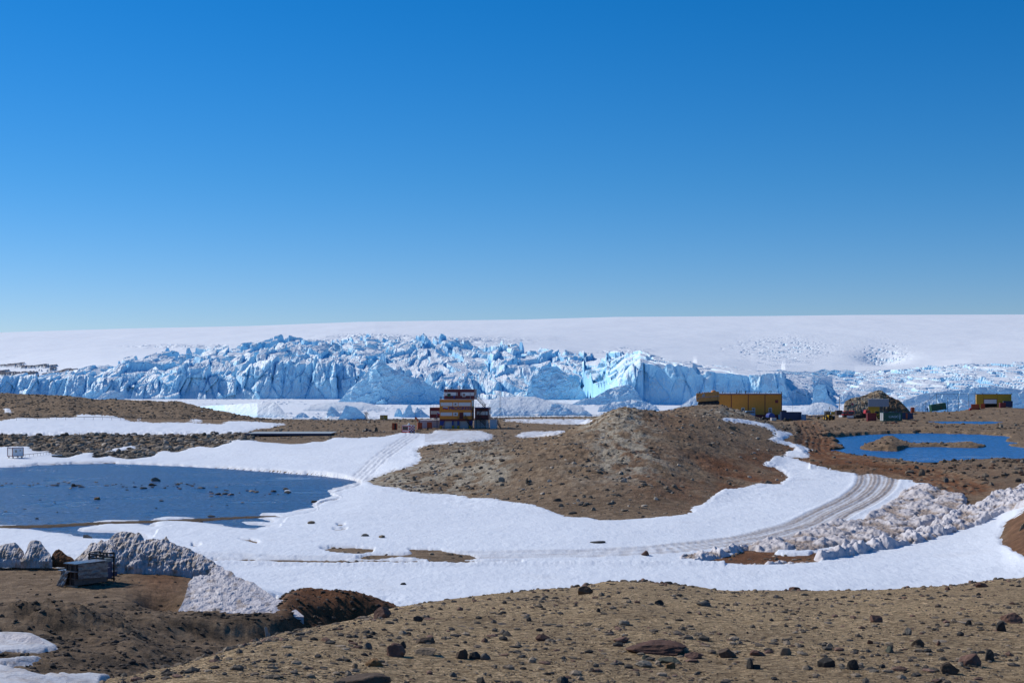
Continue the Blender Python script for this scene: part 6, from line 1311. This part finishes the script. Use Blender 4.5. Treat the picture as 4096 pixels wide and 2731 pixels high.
B = [(1491, 1566, 2427, 2472, 'pinkish slab resting where the near slope meets the brown mound', 'pink'), (1519, 1585, 2455, 2478, 'pale crusty rock just below the pinkish slab', 'tan'), (1648, 1692, 2462, 2484, 'dark rounded stone alone near the left crest', 'dark'),
 (1538, 1622, 2572, 2624, 'largest rounded reddish rock with a dark stone behind it', 'pink'), (1592, 1630, 2565, 2591, 'black jagged stone leaning behind the rounded reddish rock', 'dark'), (1456, 1489, 2568, 2596, 'light grey stone left of the rounded reddish rock', 'grey'), (1458, 1533, 2636, 2664, 'flat orange-tan stone sunk into the gravel', 'ochre'), (1492, 1516, 2603, 2622, 'small black stone, upper one of the stacked pair', 'dark'), (1497, 1530, 2618, 2637, 'small black stone, lower one of the stacked pair', 'dark'),
 (1407, 1433, 2654, 2675, 'rounded tan stone below the light grey one', 'tan'), (1341, 1561, 2703, 2738, 'wide flat greyish-brown slab cut by the bottom edge', 'brown'), (1921, 1966, 2612, 2638, 'rounded grey stone right of the dark brown cluster', 'grey'), (1819, 1873, 2596, 2634, 'jagged dark brown rock in the middle of the slope', 'brown'), (1873, 1925, 2606, 2634, 'flat dark slab touching the jagged brown rock', 'dark'), (1903, 1947, 2708, 2735, 'dark pointed stone at the bottom edge', 'dark'), (1740, 1802, 2622, 2638, 'low olive slab left of the jagged brown rock', 'green'), (1655, 1758, 2596, 2618, 'thin tilted slab right of the rounded reddish rock', 'tan'),
 (1650, 1745, 2550, 2572, 'wedge-shaped brown slab on the upper left slope', 'brown'), (1390, 1415, 2558, 2571, 'dark reddish stone on the left of the slope', 'red'),
 (2500, 2772, 2577, 2614, 'longest reddish-brown slab lying across the centre of the slope', 'red'), (2543, 2622, 2645, 2668, 'pale rounded stone below the long slab', 'pale'), (2627, 2730, 2629, 2650, 'flat grey-green stone below the long slab', 'green'), (2739, 2814, 2610, 2634, 'low pink stone right of the long slab', 'pink'), (2655, 2704, 2650, 2672, 'ochre block beside the pale rounded stone', 'ochre'), (2987, 3018, 2631, 2674, 'upright dark block standing on its end', 'dark'), (3003, 3048, 2656, 2673, 'dark stone leaning at the foot of the upright block', 'dark'),
 (2868, 2959, 2596, 2630, 'dark brown wedge with a sandy tail', 'brown'), (2613, 2657, 2399, 2418, 'black stone with a hollow below the central crest', 'dark'), (2126, 2210, 2540, 2561, 'reddish low dome left of centre', 'red'), (3001, 3066, 2599, 2620, 'pinkish stone right of the dark wedge', 'pink'), (2304, 2374, 2343, 2376, 'dark pointed crag, left one on the central crest', 'brown'), (2402, 2454, 2348, 2382, 'dark crag, right one on the central crest', 'brown'), (2165, 2200, 2393, 2411, 'dark knobbly stone below the left of the crest', 'dark'), (2382, 2403, 2431, 2447, 'small dark stone under the crest', 'dark'), (2782, 2850, 2402, 2423, 'grey and brown stones merged under the crest right part', 'grey'),
 (2440, 2525, 2548, 2570, 'pinkish slab above the left end of the long slab', 'pink'), (2452, 2495, 2566, 2584, 'dark stone under the pinkish slab', 'dark'), (2563, 2600, 2618, 2636, 'rounded olive stone under the long slab', 'green'), (2475, 2520, 2480, 2500, 'pale yellow stones in the upper centre', 'pale'),
 (3389, 3440, 2639, 2681, 'large dark blunt stone with a shaded left face', 'dark'), (3988, 4030, 2481, 2523, 'upright black stone near the right edge', 'dark'), (3620, 3652, 2509, 2539, 'triangular grey stone casting a shadow', 'grey'), (3158, 3242, 2532, 2547, 'pale blue-grey flat stone', 'pale'), (3480, 3534, 2460, 2487, 'rounded pink stone right of a sandy hump', 'pink'), (3121, 3170, 2591, 2621, 'tan angular block in the right centre', 'tan'), (3142, 3210, 2348, 2373, 'dark reddish crag on the right crest', 'red'), (3361, 3426, 2362, 2377, 'flat reddish slab lying on the right crest', 'red'), (3895, 3965, 2330, 2348, 'broad reddish slab on the far right crest', 'red'), (3778, 3808, 2345, 2359, 'flat reddish stone on the crest left of the broad slab', 'red'),
 (3839, 3932, 2615, 2662, 'large pinkish boulder in the lower right', 'pink'), (3932, 3988, 2599, 2645, 'dark rough boulder touching the large pinkish one', 'dark'), (3764, 3848, 2651, 2695, 'dark craggy rock below the large pinkish boulder', 'brown'), (4007, 4100, 2451, 2490, 'reddish smooth boulder at the right edge', 'pink'), (3648, 3701, 2556, 2587, 'dark wedge with an ochre base', 'brown'), (3540, 3585, 2583, 2610, 'rough olive block in the right part', 'green'), (3745, 3765, 2560, 2580, 'brownish pink cube-like stone', 'pink'), (3270, 3345, 2632, 2668, 'cluster-like black jagged stone', 'dark'), (3400, 3470, 2463, 2490, 'sandy hump with a black undercut end', 'tan'), (3860, 3890, 2478, 2500, 'small dark stone between the sandy slabs', 'dark'), (3470, 3495, 2560, 2576, 'small reddish cube on the right slope', 'red')]
for a, b, c, d, l, k_ in B: rock(a, b, c, d, l, k_)
# stones elsewhere
rock(2564, 2605, 2202, 2221, 'dark reddish boulder standing in the snow beside the trodden track', 'red', y0=105, y1=150, group=None)
rock(1442, 1481, 2135, 2144, 'flat grey stone melting out of the central snow, the left one', 'grey', y0=110, y1=170, group=None); rock(1507, 1543, 2139, 2150, 'tan stone melting out of the central snow, the right one', 'tan', y0=110, y1=170, group=None)
rock(2360, 2432, 2163, 2171, 'long dark sliver of rock in the smooth snow below the brown hill', 'dark', y0=110, y1=170, group=None); rock(1600, 1628, 2330, 2338, 'thin dark rock alone in the near snowfield', 'dark', y0=88, y1=125, group=None)
rock(1228, 1262, 2083, 2094, 'tan stone at the snowy lake corner', 'tan', y0=130, y1=190, group=None); rock(323, 367, 2139, 2153, 'grey rock between pond and snow at lower left', 'grey', y0=120, y1=165, group=None); rock(788, 812, 2082, 2092, 'brown stone on the sandbar edge', 'brown', y0=130, y1=190, group=None)
rock(593, 641, 1908, 1924, 'largest humped dark rock standing in the blue lake', 'grey', wz=0, group=None); rock(592, 624, 1932, 1942, 'low brown rock just below the large humped lake rock', 'brown', wz=0, group=None); rock(374, 403, 1988, 1998, 'flat orange-brown stone alone in the near half of the lake', 'ochre', wz=0, group=None)
rock(1243, 1271, 2001, 2011, 'black stone near the right snow shore of the lake', 'dark', wz=0, group=None); rock(282, 303, 1934, 1946, 'black pointed stone at the right end of the lake rock strip', 'dark', wz=0, group=None); rock(858, 882, 1970, 1978, 'dark stone left of the right-hand lake reef', 'dark', wz=0, group=None); rock(137, 154, 2070, 2076, 'dark stone in the lower left lake', 'dark', wz=0, group=None)
fl_ = rock(1136, 1165, 1958, 1967, 'small white ice floe floating in the lake', 'pale', wz=0, group=None, cat='ice floe'); fl_.data.materials[0] = M_SNOW; fl_.name = 'ice_floe'
rock(3997, 4013, 1690, 1710, 'tall pale boulder on the bank right of the small pond', 'pale', y0=380, y1=430, group=None); rock(4058, 4070, 1693, 1703, 'pale rounded boulder near the right edge above the tarn', 'pale', y0=380, y1=440, group=None); rock(3580, 3598, 1752, 1769, 'pale pointed rock on the islet of the tarn', 'pale', y0=300, y1=340, group=None)
rock(3671, 3706, 1874, 1901, 'brown boulder among dark stones below the tarn', 'tan', y0=200, y1=250, group=None); rock(3776, 3797, 1910, 1929, 'grey boulder beside the brown road bend', 'grey', y0=180, y1=240, group=None); rock(3656, 3682, 1861, 1875, 'tan flat boulder above the brown boulder', 'tan', y0=200, y1=260, group=None); rock(3770, 3790, 1835, 1850, 'tan rock at the near shore of the tarn', 'tan', y0=220, y1=270, group=None)
rock(2912, 2950, 1703, 1719, 'pale oval boulder on the back slope of the brown hill', 'tan', y0=230, y1=305, group=None); rock(3793, 3803, 1651, 1657, 'dark stone under the tilted container', 'dark', y0=500, y1=550, group=None)
rock(1648, 1665, 1904, 1921, 'tan block low on the left nose of the hill, the upper one', 'tan', y0=180, y1=280, group=None); rock(1608, 1636, 1937, 1949, 'pale slab low on the left nose of the hill', 'pale', y0=170, y1=240, group=None)
rock(1990, 2020, 1907, 1925, 'pale block in the middle of the brown hill', 'pale', y0=180, y1=270, group=None); rock(2102, 2113, 1909, 1932, 'dark upright rock on the lower left of the hill', 'dark', y0=180, y1=270, group=None)
rock(3700, 3735, 2092, 2108, 'soil-brown clod at the foot of the snow cut', 'brown', y0=130, y1=190, group=None) if False else None
# many more stones of the near slope, each its own object
def scatter(n, y0, y1, p0, p1, smin, smax, group, labels, ok=None, subs=3, seed=1, water=None, power=2.2, sunk=.3, cat='rock', flatk=(1, 1, 2, 2, 4)):
    r_ = np.random.default_rng(seed); k = 0; tries = 0
    while k < n and tries < n*60:
        tries += 1
        a = r_.uniform(p0, p1); Y = math.exp(r_.uniform(math.log(y0), math.log(y1)))
        z = gz(a, Y)
        if water is None:
            if ok and not ok(a, Y, z): continue
        else:
            z = water
            if not ok(a, Y, z): continue
        s = smin+(smax-smin)*r_.random()**power
        o = bpy.data.objects.new('rock', rmesh(int(r_.integers(0, 5))*0+int(flatk[r_.integers(0, len(flatk))])+5*int(r_.integers(0, 3)), subs)); C.objects.link(o)
        s *= (Y/18)**.25 if water is None and y1 < 40 else 1
        o.scale = (s*r_.uniform(.8, 1.5), s*r_.uniform(.7, 1.1), s*r_.uniform(.7, 1.15)); o.rotation_euler = (r_.normal()*.12, r_.normal()*.12, r_.uniform(0, 6.28))
        o.location = ((a-CX)*Y/F, Y, z+s*(.02 if water is None else .12))
        tag(o, labels, cat, group); k += 1
def crest_ok(a, Y, z):
    i = np.interp(a, [q[0] for q in crest], [q[1] for q in crest]); return Y < i*1.01 and (a > 500) and HZ+(HC-z)*F/Y < 2760
scatter(95, 9.3, 26.5, 430, 4110, .025, .08, 'loose stones strewn over the near slope', 'loose weathered stone half sunk in the near gravel slope', crest_ok, 3, 11)
LKP = np.array([0])
def lake_ok(a, Y, z):
    p = HZ+HC*F/Y; d = min(abs(p-(1938+vnoise(np.array([a/60.]), np.array([0.]), 3)[0]*8))/7 if a < 480 else 9, abs(p-1942)/10 if 480 < a < 830 else 9, abs(p-1970)/9 if 840 < a < 1160 else 9)
    return (d < 1+random.random()*.6) or (random.random() < .04 and 1925 < p < 2070 and a < 1200)
scatter(112, 166, 245, -30, 1170, .16, .6, 'low stones breaking the surface of the blue lake', 'low dark stone breaking the surface of the blue lake', lake_ok, 2, 12, LAKE1, 2.0, flatk=(1, 2, 2, 4))
# everything smaller: one mesh of loose stones per place
def stones(name, pts, cols_, sub=1, seed=5):
    r_ = np.random.default_rng(seed); shapes = [rock_shape(sub, 700+i, 9, fl) for i, fl in enumerate((.7, .45, .35, .8, .55, .5, .9, .4))]
    vs = []; fs = []; cs = []; n = 0
    for (x, y, z, s, ci) in pts:
        v, f = shapes[int(r_.integers(0, 8))]; t = r_.uniform(0, 6.28); c_, s_ = math.cos(t), math.sin(t); sc = np.array([s*r_.uniform(.8, 1.5), s*r_.uniform(.7, 1.1), s*r_.uniform(.7, 1.3)])
        w_ = v*sc; w_ = np.stack([w_[:, 0]*c_-w_[:, 1]*s_+x, w_[:, 0]*s_+w_[:, 1]*c_+y, w_[:, 2]+z+s*.1], 1); vs.append(w_); fs.append(f+n); n += len(v)
        c = np.array(cols_[int(ci) % len(cols_)])*r_.uniform(.7, 1.25); cs.append(np.tile(np.append(c, 1), (len(v), 1)))
    o = mesh_np(name, np.concatenate(vs), np.concatenate(fs), M_ROCKA, False, {'col': np.concatenate(cs)}); return tag(o, kind='stuff')
def gen(n, y0, y1, p0, p1, smin, smax, dens, seed, power=3.0, py=False):
    r_ = np.random.default_rng(seed); a = r_.uniform(p0, p1, n*3); Y = np.exp(r_.uniform(math.log(y0), math.log(y1), n*3)); z = bil(Z, a, Y); sn_ = bil(ZS, a, Y)*(bil(m, a, Y) > .3)
    d = dens(a, Y, HZ+(HC-z)*F/Y, (a-CX)*Y/F); keep = (r_.random(n*3) < d) & (sn_ < z+.02)
    a, Y, z = a[keep][:n], Y[keep][:n], z[keep][:n]; s = smin+(smax-smin)*r_.random(len(a))**power
    return np.stack([(a-CX)*Y/F, Y, z, s, r_.integers(0, 7, len(a))], 1)
EC = [(.14, .12, .095), (.22, .175, .125), (.22, .135, .10), (.28, .215, .15), (.13, .108, .085), (.06, .056, .052), (.33, .26, .185)]
HCOL = [(.17, .14, .105), (.25, .195, .14), (.33, .27, .20), (.22, .17, .12), (.45, .38, .30), (.12, .10, .08), (.28, .215, .155)]
fm = lambda a, Y, p, x: (a > 380)*(Y < np.interp(a, [q[0] for q in crest], [q[1]*1.03 for q in crest]))*(.35+.65*(fbm(x/1.2, Y/1.5, 3, 371) > 0))
stones('gravel_stones', gen(5500, 8.5, 29, 380, 4140, .006, .042, fm, 21, 3.4), EC, 1, 31)
stones('gravel_stones', gen(16000, 8.5, 22, 380, 4140, .003, .010, lambda a, Y, p, x: fm(a, Y, p, x)*.9+.1*(a > 380), 26, 1.5), [(.28, .20, .12), (.38, .28, .17), (.19, .14, .09), (.5, .38, .24), (.12, .095, .07)], 1, 36)
cb_ = lambda a, Y, p, x: (a > 500)*(np.abs(Y/np.interp(a, [q[0] for q in crest], [q[1] for q in crest])-1.0) < .05)*(a > 2200)
stones('crest_stones', gen(700, 20, 30, 2200, 4140, .02, .085, cb_, 27, 2.0), EC, 2, 37)
hd = lambda a, Y, p, x: np.clip(.18+sst(fbm(x/7, Y/9, 4, 372), -.1, .35)*(.3+1.1*np.exp(-((a-2380)/330)**2)*np.exp(-((p-1860)/110)**2))+.5*np.exp(-((a-1750)/170)**2)+.4*(p < 1690), 0, 1)*(1-.75*np.exp(-((a-2850)/240)**2)*(p > 1780))
stones('hill_rubble', gen(7500, 168, 345, 1440, 3230, .04, .45, hd, 22, 5.0), HCOL, 2, 32)
bd_ = lambda a, Y, p, x: np.clip(((p > 1735)*(p < 1840)*(a < 1010))*(.35+.65*(fbm(x/6, Y/6, 3, 373) > -.1))*np.interp(a, [0, 300, 900], [.6, 1, 1]), 0, 1)
stones('boulder_strip', gen(4200, 290, 395, -300, 1010, .12, .95, bd_, 23, 2.4), HCOL, 2, 33)
stones('shore_rocks', gen(5200, 488, 605, -400, 1090, .1, .7, lambda a, Y, p, x: .5+.5*(fbm(x/9, Y/9, 3, 374) > 0), 24, 3.0), [(.20, .15, .105), (.26, .19, .13), (.15, .115, .085), (.31, .235, .165)], 1, 34)
stones('station_stones', gen(2600, 335, 520, 1000, 2420, .08, .5, lambda a, Y, p, x: .3+.7*((Y > 440) | (a < 1500)), 28, 3.0), HCOL, 1, 38)
stones('bank_stones', gen(3200, 170, 575, 3120, 4300, .06, .6, lambda a, Y, p, x: np.clip(.25+.6*np.exp(-((p-1865)/35)**2)*(a > 3400)+.5*np.exp(-((p-1712)/18)**2)+.8*(np.abs(p-1842) < 9)*(a > 3700), 0, 1)*(bil(Z, a, Y) > np.where((Y < 425) & (Y > 225), LAKE2+.05, -9)), 25, 3.4), [(.12, .09, .065), (.18, .14, .10), (.09, .07, .05), (.25, .2, .15), (.14, .08, .055)], 1, 35)
stones('yard_clods', gen(6500, 50, 98, -300, 1650, .015, .17, lambda a, Y, p, x: np.clip(.25+.75*(bil(dark, a, Y) > .25)+(a > 1080)*.8, 0, 1)*(1-.75*(Y > 80)*(a < 1000)), 29, 3.0), [(.10, .075, .055), (.07, .055, .045), (.14, .105, .075), (.05, .042, .036)], 1, 39)
stones('mud_stones', gen(500, 108, 170, 1250, 3300, .03, .3, lambda a, Y, p, x: 1.+0*a, 30, 2.5), HCOL, 1, 40)
